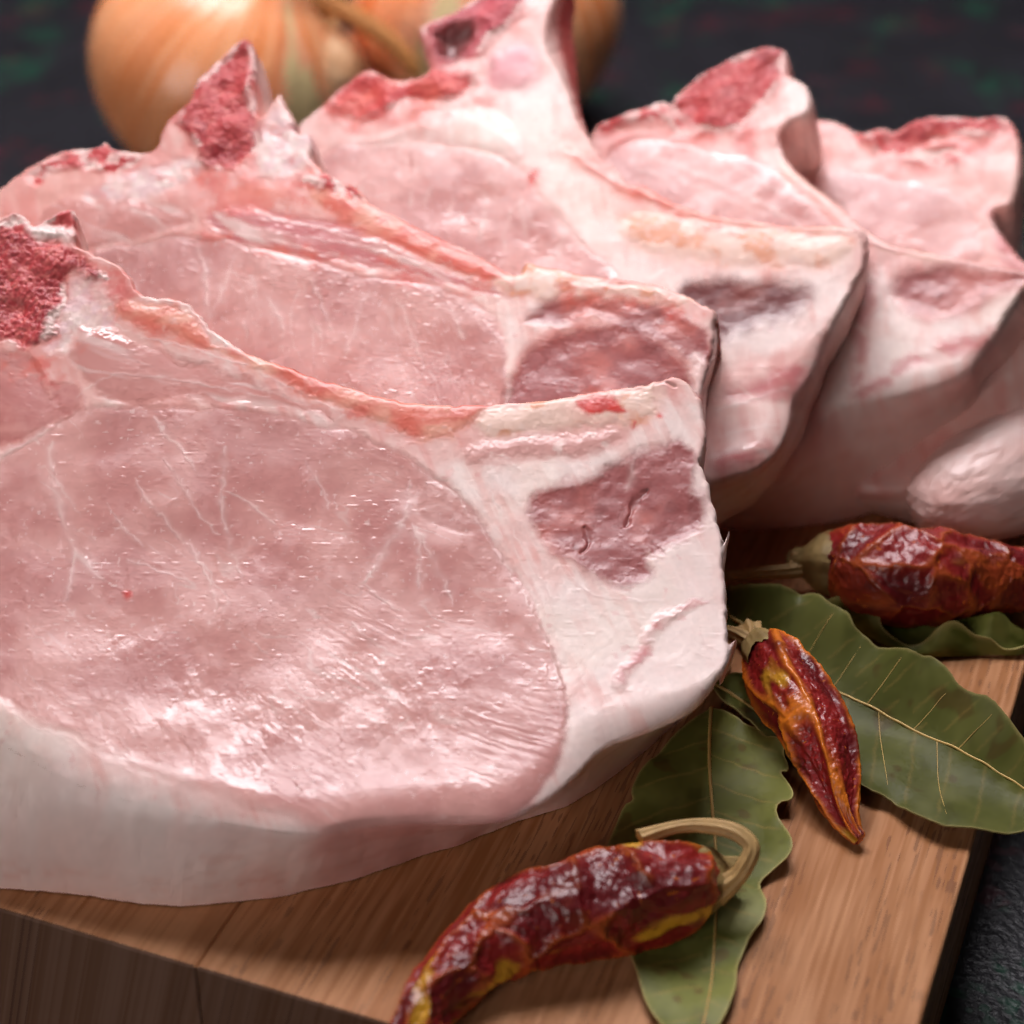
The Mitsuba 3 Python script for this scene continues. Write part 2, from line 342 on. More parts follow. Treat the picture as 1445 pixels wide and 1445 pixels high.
# ---------------------------------------------------------------- measured shapes, in tenths of a millimetre
# (each chop in the plane of its own cut face: outline = face x, y, back x, y, depth)
CHOPS = [
 dict(o=[-412, 3400, 710], T=22,
  outline=[[-933,633,-933,633,-176],[-879,820,-879,820,-146],[-792,880,-792,880,-135],[-703,914,-703,914,-128],[-673,926,-673,926,-126],[-645,917,-645,917,-127],[-632,892,-632,892,-133],[-617,902,-617,902,-131],[-588,922,-588,922,-126],[-550,936,-550,936,-124],[-538,931,-538,931,-125],[-541,892,-541,892,-133],[-536,871,-536,871,-137],[-541,846,-541,846,-141],[-515,837,-515,837,-143],[-480,817,-480,817,-147],[-441,803,-441,803,-149],[-408,769,-408,769,-155],[-396,743,-396,743,-159],[-387,731,-387,731,-161],[-359,721,-359,721,-163],[-313,718,-313,718,-163],[-278,704,-278,704,-165],[-254,684,-254,684,-169],[-242,658,-242,658,-172],[-194,616,-194,616,-178],[-132,577,-132,577,-183],[-71,561,-71,561,-185],[-10,531,-10,531,-189],[50,511,50,511,-191],[111,494,111,494,-193],[170,477,170,477,-195],[230,467,230,467,-196],[304,462,304,462,-197],[378,465,378,465,-196],[438,470,438,470,-196],[527,484,527,484,-194],[601,497,601,497,-193],[676,509,676,509,-191],[721,523,721,523,-190],[751,529,751,529,-189],[778,521,778,521,-190],[795,497,795,497,-193],[812,477,812,477,-195],[816,430,816,430,-200],[814,379,814,379,-204],[803,338,803,338,-207],[796,329,796,329,-208],[805,312,805,312,-209],[819,263,819,263,-212],[829,204,829,204,-215],[838,147,838,147,-218],[841,122,923,525,-678],[832,81,832,81,-219],[837,71,837,71,-219],[837,16,837,16,-220],[836,-49,836,-49,-219],[837,-81,837,-81,-218],[838,-110,902,139,-506],[828,-146,894,116,-496],[799,-191,847,47,-465],[763,-234,817,-4,-443],[707,-265,744,-87,-406],[651,-291,680,-156,-375],[597,-310,616,-221,-346],[562,-342,562,-268,-325],[535,-379,509,-307,-308],[501,-415,466,-324,-300],[477,-438,440,-334,-296],[450,-453,411,-347,-290],[428,-471,387,-363,-283],[382,-487,337,-389,-271],[311,-491,295,-410,-262],[252,-487,247,-427,-254],[200,-490,178,-463,-238],[122,-498,111,-492,-225],[84,-510,50,-514,-216],[45,-513,3,-525,-211],[-8,-509,-58,-539,-205],[-74,-494,-125,-549,-200],[-140,-482,-205,-562,-194],[-242,-450,-280,-560,-195],[-309,-438,-351,-544,-202],[-414,-398,-457,-530,-209],[-487,-355,-527,-521,-212],[-561,-310,-597,-514,-216],[-650,-259,-683,-503,-220],[-729,-194,-775,-465,-237],[-837,-49,-934,-324,-300],[-922,180,-1142,215,-540],[-964,413,-964,413,-201]],
  layers=[
   ('white', 'fat', [[291,346],[379,326],[466,321],[569,346],[643,376],[674,413],[719,455],[787,480],[814,413],[796,329],[832,180],[837,-81],[798,-218],[651,-307],[569,-339],[514,-419],[461,-450],[517,-242],[506,-81],[437,81],[365,180],[292,263]]),
   ('gristle', 'fat', [[-551,752],[-508,777],[-461,760],[-435,718],[-423,667],[-451,633],[-510,616],[-537,582],[-582,582],[-572,633],[-549,684]]),
   ('upper', 'muscle_strip', [[-513,650],[-451,636],[-374,606],[-281,568],[-189,531],[-98,494],[-22,460],[53,426],[-36,450],[-156,472],[-245,472],[-320,480],[-378,463],[-439,480],[-486,514],[-514,582]]),
   ('leftlobe', 'muscle_strip', [[-938,548],[-672,585],[-628,589],[-596,573],[-577,531],[-564,487],[-549,514],[-527,506],[-496,489],[-485,463],[-501,435],[-536,410],[-592,379],[-647,346],[-759,304],[-901,279]]),
   ('eye', 'loin_muscle', [[-971,263],[-728,292],[-645,329],[-591,369],[-550,403],[-481,452],[-407,457],[-355,457],[-288,453],[-214,453],[-140,447],[-65,433],[-5,421],[69,400],[144,371],[196,338],[233,309],[292,259],[329,209],[365,152],[408,78],[443,29],[471,-32],[499,-97],[516,-162],[521,-242],[513,-323],[495,-382],[461,-431],[435,-458],[382,-498],[312,-552],[198,-598],[127,-599],[79,-545],[64,-516],[-10,-479],[-145,-438],[-284,-379],[-427,-307],[-574,-226],[-729,-113],[-942,81]]),
   ('multi', 'loin_muscle', [[216,287],[248,296],[284,282],[305,251],[330,213],[346,173],[322,150],[290,163],[243,181],[218,196],[210,241]]),
   ('rib_red', 'rib_bone', [[-442,709],[-381,709],[-320,704],[-273,684],[-248,633],[-223,599],[-179,612],[-132,578],[-71,563],[-10,534],[50,514],[110,497],[170,480],[230,470],[304,465],[378,469],[364,447],[327,426],[305,405],[283,383],[232,371],[172,393],[112,430],[37,463],[-38,497],[-130,548],[-222,582],[-299,616],[-377,650],[-432,675]]),
   ('cream', 'fat', [[-407,779],[-376,752],[-314,728],[-267,711],[-239,674],[-191,623],[-147,585],[-154,575],[-224,612],[-257,657],[-286,689],[-320,704],[-374,711],[-413,738]]),
   ('cart_top', 'rib_bone', [[331,410],[364,460],[438,469],[527,480],[601,494],[676,506],[728,501],[718,430],[659,416],[585,410],[496,403],[408,393],[349,383]]),
   ('red_spot', 'stain', [[544,463],[571,477],[601,484],[625,477],[639,457],[651,443],[627,443],[608,447],[583,440],[559,443]]),
   ('cart_low', 'rib_bone', [[298,346],[313,369],[349,379],[379,368],[452,384],[526,396],[600,410],[647,410],[631,379],[584,358],[510,338],[437,329],[379,333],[338,319],[313,326]]),
   ('dot', 'stain', [[-360,23],[-349,28],[-340,23],[-345,13],[-356,13]]),
   ('dot', 'stain', [[713,437],[720,440],[726,433],[720,428],[714,430]]),
   ('dot', 'stain', [[661,423],[667,426],[668,413],[662,410]]),
   ('dark', 'cap_muscle', [[446,238],[471,266],[511,282],[551,286],[587,302],[633,334],[670,351],[703,353],[735,364],[763,371],[786,349],[786,321],[781,284],[795,256],[813,229],[808,188],[796,176],[779,152],[754,134],[731,129],[718,106],[699,104],[679,114],[689,75],[680,47],[648,29],[617,36],[587,47],[556,70],[521,96],[494,119],[470,147],[456,178],[449,211]]),
   ('streak', 'muscle_strip', [[800,8],[761,-11],[720,-50],[692,-83],[670,-118],[642,-163],[611,-199],[605,-204],[623,-170],[636,-146],[653,-105],[676,-65],[701,-32],[741,-6]]),
   ('tip', 'backbone', [[-621,892],[-588,919],[-554,938],[-535,934],[-538,895],[-539,871],[-553,868],[-577,885],[-598,878]]),
   ('b', 'blush', [[-540,800],[-464,800],[-383,731],[-274,701],[-224,616],[-315,633],[-423,667],[-521,752]]),
   ('b', 'blush', [[-223,599],[-71,555],[80,504],[230,463],[364,455],[290,388],[172,413],[22,480],[-130,548]]),
   ('b', 'blush', [[-766,616],[-677,633],[-583,599],[-511,633],[-492,582],[-561,514],[-639,548],[-756,531]]),
   ('marrow', 'backbone', [[-805,854],[-702,902],[-673,922],[-648,914],[-633,888],[-607,871],[-582,861],[-560,852],[-543,834],[-522,810],[-497,794],[-477,776],[-468,752],[-491,759],[-511,779],[-532,789],[-546,776],[-551,752],[-546,718],[-558,684],[-564,650],[-576,619],[-599,602],[-629,599],[-675,612],[-767,633],[-826,752]]),
   ('flap', 'fat', [[-633,885],[-606,895],[-578,892],[-546,871],[-544,846],[-569,858],[-597,861],[-622,864]]),
  ],
  rim_red=[],
  veins=[
   (1.3, [[-544,376],[-540,329],[-524,263],[-509,213],[-489,163],[-468,122],[-438,81],[-413,52],[-403,49]]),
   (0.8, [[-467,114],[-469,81],[-475,32],[-476,0]]),
   (0.6, [[-357,284],[-342,243],[-315,211],[-268,165],[-238,129],[-206,83],[-187,34],[-171,-34]]),
   (0.6, [[-333,433],[-301,386],[-256,336],[-236,302]]),
   (0.5, [[-309,331],[-268,276],[-232,216],[-184,152]]),
   (0.8, [[-182,363],[-183,271],[-169,170],[-145,101],[-126,52]]),
   (0.6, [[-183,261],[-117,229],[-69,180]]),
   (0.5, [[-361,101],[-301,75],[-243,50]]),
   (1.0, [[200,287],[206,218],[176,163],[142,86],[115,45]]),
   (0.8, [[211,181],[228,127],[226,37]]),
   (0.9, [[221,171],[244,109],[276,55],[297,0]]),
   (0.6, [[115,39],[152,6],[188,-19]]),
   (0.6, [[92,-47],[124,-83],[168,-112]]),
   (0.4, [[-416,229],[-375,171],[-335,130]]),
   (0.5, [[-16,329],[23,263],[40,213]]),
   (0.5, [[218,309],[292,263],[365,147],[436,16],[478,-81],[499,-162],[506,-259]]),
   (1.0, [[-553,403],[-598,369],[-646,336]]),
   (-1.2, [[713,506],[736,514],[755,504]]),
   (-2.4, [[561,180],[569,160],[564,134],[554,117]]),
   (-2.0, [[644,180],[656,209],[669,246],[691,266]]),
   (0.6, [[-454,675],[-413,633],[-329,612],[-222,582],[-99,531],[53,447]]),
   (0.5, [[-498,480],[-457,523],[-369,539],[-217,506],[-97,480]]),
   (0.7, [[681,413],[669,346],[649,263]]),
   (0.5, [[379,346],[437,304],[466,279]]),
   (0.6, [[365,263],[408,180],[465,65],[507,-16]]),
   (0.6, [[522,73],[563,16],[662,0],[747,16]]),
  ]),
 dict(o=[-469, 4231, 893], T=22,
  outline=[[-970,-105,-970,-105,-219],[-968,35,-968,35,-220],[-922,163,-922,163,-219],[-838,240,-838,240,-218],[-816,284,-816,284,-218],[-783,321,-783,321,-217],[-741,362,-741,362,-216],[-700,378,-700,378,-216],[-666,386,-666,386,-216],[-632,395,-632,395,-215],[-626,416,-626,416,-215],[-605,398,-605,398,-215],[-566,391,-566,391,-215],[-512,392,-512,392,-215],[-487,412,-487,412,-215],[-492,446,-492,446,-214],[-485,484,-485,484,-213],[-462,528,-462,528,-212],[-443,556,-443,556,-211],[-447,601,-447,601,-209],[-431,641,-431,641,-208],[-407,685,-407,685,-206],[-382,726,-382,726,-204],[-361,750,-361,750,-203],[-335,736,-335,736,-204],[-307,656,-307,656,-207],[-279,556,-279,556,-211],[-262,527,-262,527,-212],[-253,538,-253,538,-211],[-241,581,-241,581,-210],[-229,607,-229,607,-209],[-212,574,-212,574,-210],[-183,547,-183,547,-211],[-165,519,-165,519,-212],[-172,508,-172,508,-212],[-146,495,-146,495,-213],[-122,504,-122,504,-212],[-105,456,-105,456,-214],[-107,431,-107,431,-214],[-78,409,-78,409,-215],[-28,385,-28,385,-216],[20,368,20,368,-216],[52,346,52,346,-216],[76,320,76,320,-217],[141,300,141,300,-217],[198,278,198,278,-218],[254,257,254,257,-218],[308,245,308,245,-218],[363,224,363,224,-218],[410,202,410,202,-219],[462,177,462,177,-219],[458,222,458,222,-219],[488,223,488,223,-219],[523,213,523,213,-219],[563,218,563,218,-219],[589,209,589,209,-219],[621,212,621,212,-219],[662,210,662,210,-219],[727,210,727,210,-219],[777,204,777,204,-219],[836,188,836,188,-219],[878,176,878,176,-219],[909,162,909,162,-219],[920,145,920,145,-219],[912,124,885,244,-218],[922,91,898,212,-219],[922,45,902,165,-219],[925,-8,903,105,-220],[921,-48,897,68,-220],[930,-115,930,-115,-219],[905,-208,905,-208,-216],[844,-359,844,-359,-207],[669,-529,669,-529,-192],[394,-648,394,-648,-178],[-15,-651,-15,-651,-178],[-385,-533,-385,-533,-192],[-712,-399,-712,-399,-204],[-887,-271,-887,-271,-213]],
  layers=[
   ('white', 'fat', [[318,132],[397,149],[476,130],[567,125],[601,80],[544,44],[510,1],[506,-73],[525,-198],[497,-202],[485,-58],[450,39],[410,79]]),
   ('gristle', 'fat', [[-614,283],[-504,338],[-406,404],[-348,371],[-411,302],[-513,252],[-613,226]]),
   ('gristle', 'fat', [[-253,477],[-239,540],[-229,607],[-183,547],[-119,494],[-104,425],[-115,384],[-172,366],[-229,379]]),
   ('upperleft', 'muscle_strip', [[-721,179],[-687,228],[-616,234],[-531,253],[-459,251],[-385,245],[-339,240],[-321,210],[-385,185],[-463,151],[-543,123],[-621,85],[-713,91]]),
   ('eye', 'loin_muscle', [[-720,7],[-596,64],[-525,122],[-443,145],[-380,172],[-277,181],[-187,174],[-96,157],[-8,150],[81,138],[185,128],[269,131],[340,112],[410,79],[450,39],[473,-4],[487,-57],[503,-146],[499,-274],[407,-469],[125,-590],[-319,-485],[-654,-273],[-757,-93]]),
   ('stripes', 'muscle_strip', [[-322,242],[-252,275],[-146,274],[-57,267],[49,258],[135,225],[235,196],[307,178],[394,162],[453,138],[447,113],[351,135],[247,148],[143,160],[42,157],[-62,162],[-188,175],[-280,192]]),
   ('rib_red', 'rib_bone', [[-115,384],[-75,399],[-17,377],[32,358],[64,334],[97,307],[182,276],[256,248],[328,229],[402,199],[467,170],[473,141],[413,151],[326,171],[235,196],[144,222],[48,261],[-27,286],[-80,319]]),
   ('cart_top', 'rib_bone', [[394,162],[457,215],[489,219],[524,209],[564,215],[595,204],[635,202],[681,198],[779,193],[855,173],[833,160],[736,168],[657,157],[579,142],[501,127],[445,122]]),
   ('dark_up', 'cap_muscle', [[494,73],[521,111],[581,134],[658,153],[738,157],[821,140],[880,121],[914,102],[925,46],[922,-9],[902,6],[846,52],[787,71],[722,79],[670,99],[634,112],[617,82],[580,64],[531,69]]),
   ('dark', 'cap_muscle', [[509,-173],[504,-82],[510,-17],[534,20],[584,49],[627,71],[671,90],[736,87],[804,68],[848,43],[885,13],[909,-29],[927,-80],[816,-222],[643,-286],[532,-269]]),
   ('edgefat', 'fat', [[880,39],[907,25],[922,-9],[923,-62],[899,-57],[895,-13]]),
   ('b', 'blush', [[-412,405],[-338,384],[-246,376],[-152,359],[-107,385],[63,338],[44,277],[-66,301],[-179,266],[-286,211],[-354,261]]),
   ('b', 'blush', [[106,305],[254,257],[438,187],[446,151],[307,178],[161,225]]),
   ('b', 'blush', [[534,201],[663,206],[828,187],[905,152],[909,98],[790,135],[660,144],[564,139]]),
   ('b', 'blush', [[-309,198],[-104,187],[107,169],[314,150],[421,119],[321,123],[117,132],[-94,150],[-272,164]]),
   ('redstrip', 'backbone', [[-801,292],[-761,339],[-698,374],[-666,386],[-632,395],[-626,418],[-603,399],[-566,391],[-511,390],[-507,370],[-543,347],[-592,330],[-664,325],[-716,314],[-757,271]]),
   ('marrow', 'backbone', [[-472,494],[-459,525],[-439,556],[-443,601],[-428,641],[-404,686],[-379,727],[-361,750],[-335,736],[-307,656],[-279,556],[-246,478],[-239,428],[-259,391],[-297,370],[-334,373],[-371,400],[-404,437],[-440,473]]),
   ('redpatch', 'backbone', [[-114,378],[-71,384],[-16,375],[32,358],[60,334],[31,326],[-25,342],[-77,339]]),
  ],
  rim_red=[],
  veins=[
   (1.0, [[-306,159],[-278,104],[-249,40],[-220,-33]]),
   (0.8, [[-97,43],[-65,0],[-39,-44]]),
   (0.6, [[-12,103],[31,43],[75,-27]]),
   (0.6, [[127,95],[118,-1],[122,-76]]),
   (0.5, [[196,86],[252,0],[306,-85]]),
   (0.6, [[334,68],[375,0]]),
   (0.6, [[-213,143],[-208,65],[-219,-13]]),
   (0.5, [[-454,69],[-420,15],[-385,-38]]),
   (1.0, [[-588,233],[-555,214],[-549,174]]),
   (0.8, [[-308,224],[-200,219],[-76,211],[62,211],[169,193],[313,156]]),
   (0.7, [[-283,202],[-176,197],[-50,181],[106,172],[283,140]]),
   (0.6, [[-210,251],[-86,247],[55,235],[164,211]]),
   (1.0, [[474,33],[491,-57],[509,-145]]),
  ]),
 dict(o=[216, 4621, 968], T=22,
  outline=[[-827,-166,-827,-166,-219],[-847,-19,-847,-19,-220],[-853,107,-853,107,-220],[-830,142,-830,142,-219],[-808,168,-808,168,-219],[-795,206,-795,206,-219],[-771,250,-771,250,-218],[-734,298,-734,298,-217],[-691,286,-691,286,-218],[-644,275,-644,275,-218],[-575,298,-575,298,-217],[-568,337,-568,337,-217],[-610,395,-610,395,-215],[-647,438,-647,438,-214],[-614,468,-614,468,-213],[-557,509,-557,509,-212],[-532,544,-532,544,-211],[-481,601,-481,601,-209],[-377,641,-407,783,-202],[-310,614,-345,747,-203],[-312,515,-335,658,-207],[-290,435,-296,574,-210],[-254,394,-270,511,-212],[-212,348,-247,448,-214],[-175,297,-223,397,-215],[-143,243,-202,355,-216],[-97,199,-97,199,-219],[-52,155,-52,155,-219],[-2,125,-2,125,-220],[36,97,36,97,-220],[59,98,59,98,-220],[86,97,86,97,-220],[134,71,134,71,-220],[187,58,187,58,-220],[268,47,268,47,-220],[362,52,362,52,-220],[434,53,434,53,-220],[522,70,522,70,-220],[593,83,593,83,-220],[618,64,579,187,-219],[637,29,605,135,-219],[644,-9,617,80,-220],[644,-36,621,25,-220],[635,-102,615,-37,-220],[624,-133,612,-82,-220],[619,-188,601,-140,-219],[608,-233,588,-192,-218],[603,-299,588,-254,-217],[589,-359,584,-302,-215],[575,-392,582,-361,-213],[585,-443,574,-402,-212],[587,-493,564,-462,-209],[576,-542,543,-525,-206],[545,-588,517,-579,-203],[502,-612,477,-618,-201],[460,-640,460,-640,-200],[339,-781,339,-781,-190],[30,-858,30,-858,-183],[-359,-762,-359,-762,-191],[-679,-431,-679,-431,-211]],
  layers=[
   ('white', 'fat', [[-378,243],[-329,381],[-244,353],[-176,258],[-84,149],[-8,81],[68,14],[52,-51],[126,-116],[296,-101],[461,-76],[601,-37],[615,-150],[573,-237],[447,-322],[321,-408],[162,-228],[43,-134],[-102,-20],[-231,89],[-319,125]]),
   ('eye', 'loin_muscle', [[-776,-48],[-777,6],[-717,56],[-615,95],[-502,105],[-391,116],[-313,109],[-227,76],[-173,28],[-134,-6],[-72,-56],[-3,-103],[69,-148],[108,-170],[174,-266],[53,-430],[-277,-505],[-570,-324]]),
   ('toplip', 'fat', [[-727,69],[-590,134],[-518,204],[-433,237],[-339,239],[-265,178],[-234,125],[-239,86],[-314,113],[-430,117],[-578,102]]),
   ('rib_cut', 'rib_bone', [[41,-28],[66,17],[115,33],[188,27],[275,31],[429,36],[584,57],[609,33],[605,-21],[535,-41],[422,-59],[291,-82],[188,-87],[106,-80]]),
   ('rib_red', 'rib_bone', [[34,85],[68,100],[106,91],[160,60],[252,46],[356,51],[441,52],[572,71],[575,61],[429,36],[276,27],[169,30],[100,53],[58,61]]),
   ('rib_edge', 'rib_bone', [[-164,165],[-83,145],[-7,114],[35,93],[32,68],[-28,87],[-101,115]]),
   ('dark', 'cap_muscle', [[231,-158],[305,-129],[403,-112],[484,-99],[534,-98],[546,-127],[536,-152],[521,-171],[522,-200],[502,-198],[485,-221],[463,-203],[448,-210],[437,-243],[421,-255],[400,-244],[389,-285],[368,-311],[339,-327],[298,-278],[257,-228]]),
   ('streak', 'muscle_strip', [[411,-426],[481,-381],[546,-319],[604,-259],[615,-223],[604,-291],[589,-353],[571,-393],[505,-405],[461,-426]]),
   ('streak', 'muscle_strip', [[446,-597],[469,-564],[525,-532],[572,-524],[548,-554],[508,-582],[468,-616]]),
   ('red_l', 'backbone', [[-808,163],[-795,206],[-771,250],[-734,298],[-691,286],[-644,275],[-572,299],[-562,338],[-506,332],[-454,341],[-432,276],[-477,250],[-547,229],[-614,199],[-667,157],[-703,122],[-746,140]]),
   ('b', 'blush', [[-808,163],[-726,289],[-569,290],[-504,328],[-399,303],[-389,219],[-526,172],[-694,97],[-779,114]]),
   ('b', 'blush', [[-162,218],[-82,170],[23,97],[182,46],[360,36],[264,8],[118,24],[-2,61],[-116,132]]),
   ('box', 'backbone', [[-647,438],[-614,468],[-557,509],[-532,544],[-483,608],[-396,629],[-381,547],[-408,472],[-438,416],[-475,355],[-561,334],[-610,393]]),
   ('hollow', 'cap_muscle', [[-596,422],[-566,458],[-514,480],[-493,475],[-489,419],[-500,373],[-541,357],[-570,382]]),
   ('pinkbone', 'rib_bone', [[-427,385],[-386,436],[-334,441],[-290,388],[-291,323],[-339,297],[-399,303]]),
   ('redspot', 'stain', [[-205,46],[-205,78],[-190,87],[-184,71],[-189,41]]),
  ],
  rim_red=[[[-424,695],[-231,726],[-69,215],[-165,197],[-316,427]]],
  veins=[
   (1.0, [[-309,1],[-278,-56],[-275,-107],[-268,-157]]),
   (0.9, [[-223,-34],[-218,-85],[-203,-154]]),
   (0.9, [[-210,-1],[-185,-58],[-158,-114]]),
   (0.6, [[-195,-8],[-146,-81]]),
   (1.4, [[-91,2],[-73,-76],[-74,-158]]),
   (0.9, [[-376,-33],[-369,-95]]),
   (0.8, [[-489,-35],[-475,-85]]),
   (1.6, [[-177,37],[-102,-20],[-29,-77],[40,-124],[91,-144]]),
   (0.8, [[-440,-14],[-439,-67]]),
   (0.7, [[-344,-69],[-315,-126]]),
   (1.6, [[441,-580],[496,-542],[550,-533],[574,-542]]),
   (1.0, [[428,-536],[499,-497],[564,-466]]),
   (1.0, [[422,-462],[492,-417],[559,-364]]),
  ]),
 dict(o=[743, 4705, 870], T=25,
  outline=[[-635,-87,-635,-87,-250],[-665,62,-665,62,-250],[-666,152,-666,152,-249],[-656,195,-656,195,-249],[-616,220,-616,220,-249],[-596,247,-596,247,-248],[-562,261,-562,261,-248],[-515,296,-515,296,-247],[-486,287,-486,287,-248],[-487,320,-487,320,-247],[-462,366,-462,366,-246],[-417,432,-417,432,-244],[-357,485,-357,485,-243],[-309,513,-309,513,-242],[-259,514,-259,514,-242],[-236,481,-236,481,-243],[-219,433,-219,433,-244],[-185,433,-185,433,-244],[-152,403,-152,403,-245],[-129,359,-129,359,-246],[-137,327,-137,327,-247],[-166,311,-166,311,-247],[-181,277,-181,277,-248],[-175,239,-175,239,-248],[-135,187,-135,187,-249],[-45,132,-45,132,-249],[63,83,63,83,-250],[112,44,112,44,-250],[192,19,192,19,-250],[265,14,265,14,-250],[352,16,352,16,-250],[438,17,438,17,-250],[514,21,514,21,-250],[558,16,558,16,-250],[576,0,576,0,-250],[554,-17,494,391,-911],[527,-24,525,217,-803],[515,-99,533,62,-705],[507,-157,506,-35,-645],[491,-208,462,-86,-613],[483,-234,446,-132,-584],[472,-284,453,-220,-529],[393,-347,423,-321,-467],[303,-398,378,-428,-400],[222,-440,288,-551,-323],[190,-477,229,-607,-287],[166,-533,157,-654,-258],[144,-619,85,-698,-231],[91,-714,8,-730,-211],[3,-759,-109,-756,-195],[-201,-697,-330,-730,-211],[-456,-434,-644,-408,-412]],
  layers=[
   ('white', 'fat', [[113,-119],[166,-64],[225,-70],[253,-135],[323,-169],[431,-129],[526,-20],[577,-3],[513,-120],[481,-238],[383,-358],[225,-447],[169,-492],[160,-313]]),
   ('white', 'fat', [[-232,404],[-187,440],[-133,380],[-136,322],[-177,272],[-212,319]]),
   ('eye', 'loin_muscle', [[-612,108],[-537,170],[-424,184],[-323,173],[-228,173],[-144,148],[-30,89],[54,55],[119,-3],[146,-111],[-17,-214],[-278,-260],[-503,-121]]),
   ('rib_edge', 'rib_bone', [[-168,219],[-127,180],[-44,128],[65,79],[117,41],[194,13],[301,10],[308,-13],[204,-18],[111,-5],[44,32],[-71,100],[-156,156]]),
   ('dark', 'cap_muscle', [[232,-93],[244,-59],[278,-28],[358,-5],[442,4],[516,14],[559,12],[541,-12],[478,-58],[449,-86],[429,-123],[370,-153],[314,-167],[274,-153],[245,-127]]),
   ('streak', 'muscle_strip', [[217,-419],[264,-362],[311,-293],[391,-222],[445,-174],[493,-153],[490,-202],[447,-237],[388,-265],[330,-300],[295,-350],[253,-405]]),
   ('streak2', 'muscle_strip', [[221,-388],[205,-301],[173,-166],[170,-105],[192,-89],[195,-181],[222,-297],[237,-373]]),
   ('b', 'blush', [[-667,186],[-512,288],[-364,230],[-239,313],[-182,260],[-270,185],[-456,165],[-612,108]]),
   ('redstrip', 'backbone', [[-659,176],[-616,220],[-562,261],[-515,296],[-481,283],[-442,258],[-385,226],[-403,206],[-456,217],[-500,229],[-584,188],[-625,139]]),
   ('marrow', 'backbone', [[-479,279],[-487,320],[-462,366],[-417,432],[-357,485],[-309,513],[-259,514],[-236,470],[-232,404],[-245,356],[-270,302],[-301,244],[-352,226],[-418,247]]),
  ],
  rim_red=[],
  veins=[
   (1.4, [[-459,120],[-355,100],[-231,74],[-106,39],[3,-10]]),
   (1.0, [[-502,77],[-342,66],[-136,21]]),
   (0.8, [[-420,173],[-256,144],[-102,82]]),
  ]),
 dict(o=[966, 5019, 834], T=23,
  outline=[[-353,-159,-353,-159,-229],[-383,20,-383,20,-230],[-370,117,-370,117,-230],[-333,154,-333,154,-229],[-261,176,-261,176,-229],[-192,178,-192,178,-229],[-123,153,-123,153,-229],[-102,176,-102,176,-229],[-78,191,-78,191,-229],[-38,187,-38,187,-229],[-12,225,-12,225,-228],[44,259,44,259,-228],[153,276,153,276,-228],[206,300,206,300,-227],[254,279,254,279,-228],[295,204,295,204,-229],[319,114,319,114,-230],[322,37,322,37,-230],[292,16,292,16,-230],[282,4,282,4,-230],[309,-33,309,-33,-230],[355,-78,355,-78,-230],[414,-119,414,-119,-229],[504,-176,504,-176,-228],[588,-217,588,-217,-228],[622,-271,613,-145,-535],[605,-381,656,-397,-378],[566,-476,629,-536,-291],[527,-571,571,-630,-232],[491,-644,516,-715,-179],[436,-713,456,-802,-125],[373,-784,380,-836,-103],[304,-837,297,-832,-106],[220,-853,199,-840,-101],[24,-723,33,-805,-123],[-187,-478,-250,-463,-336]],
  layers=[
   ('eye', 'loin_muscle', [[-232,-59],[-152,42],[7,36],[137,46],[223,12],[276,-63],[313,-146],[218,-189],[49,-190],[-121,-144]]),
   ('side', 'muscle_strip', [[261,21],[295,-14],[355,-78],[414,-119],[505,-180],[478,-205],[352,-153],[302,-78]]),
   ('marrow', 'backbone', [[-122,148],[-78,191],[-38,187],[-12,225],[44,259],[153,276],[206,300],[250,278],[240,240],[168,232],[102,202],[40,158],[-11,138],[-69,138]]),
   ('b', 'blush', [[-312,150],[-178,167],[-74,153],[100,206],[199,253],[240,184],[122,87],[-44,69],[-234,103]]),
   ('red2', 'backbone', [[-176,163],[-70,142],[46,143],[132,169],[158,148],[113,114],[17,113],[-81,117]]),
  ],
  rim_red=[],
  veins=[
   (1.0, [[112,118],[213,98],[254,42]]),
  ]),
]
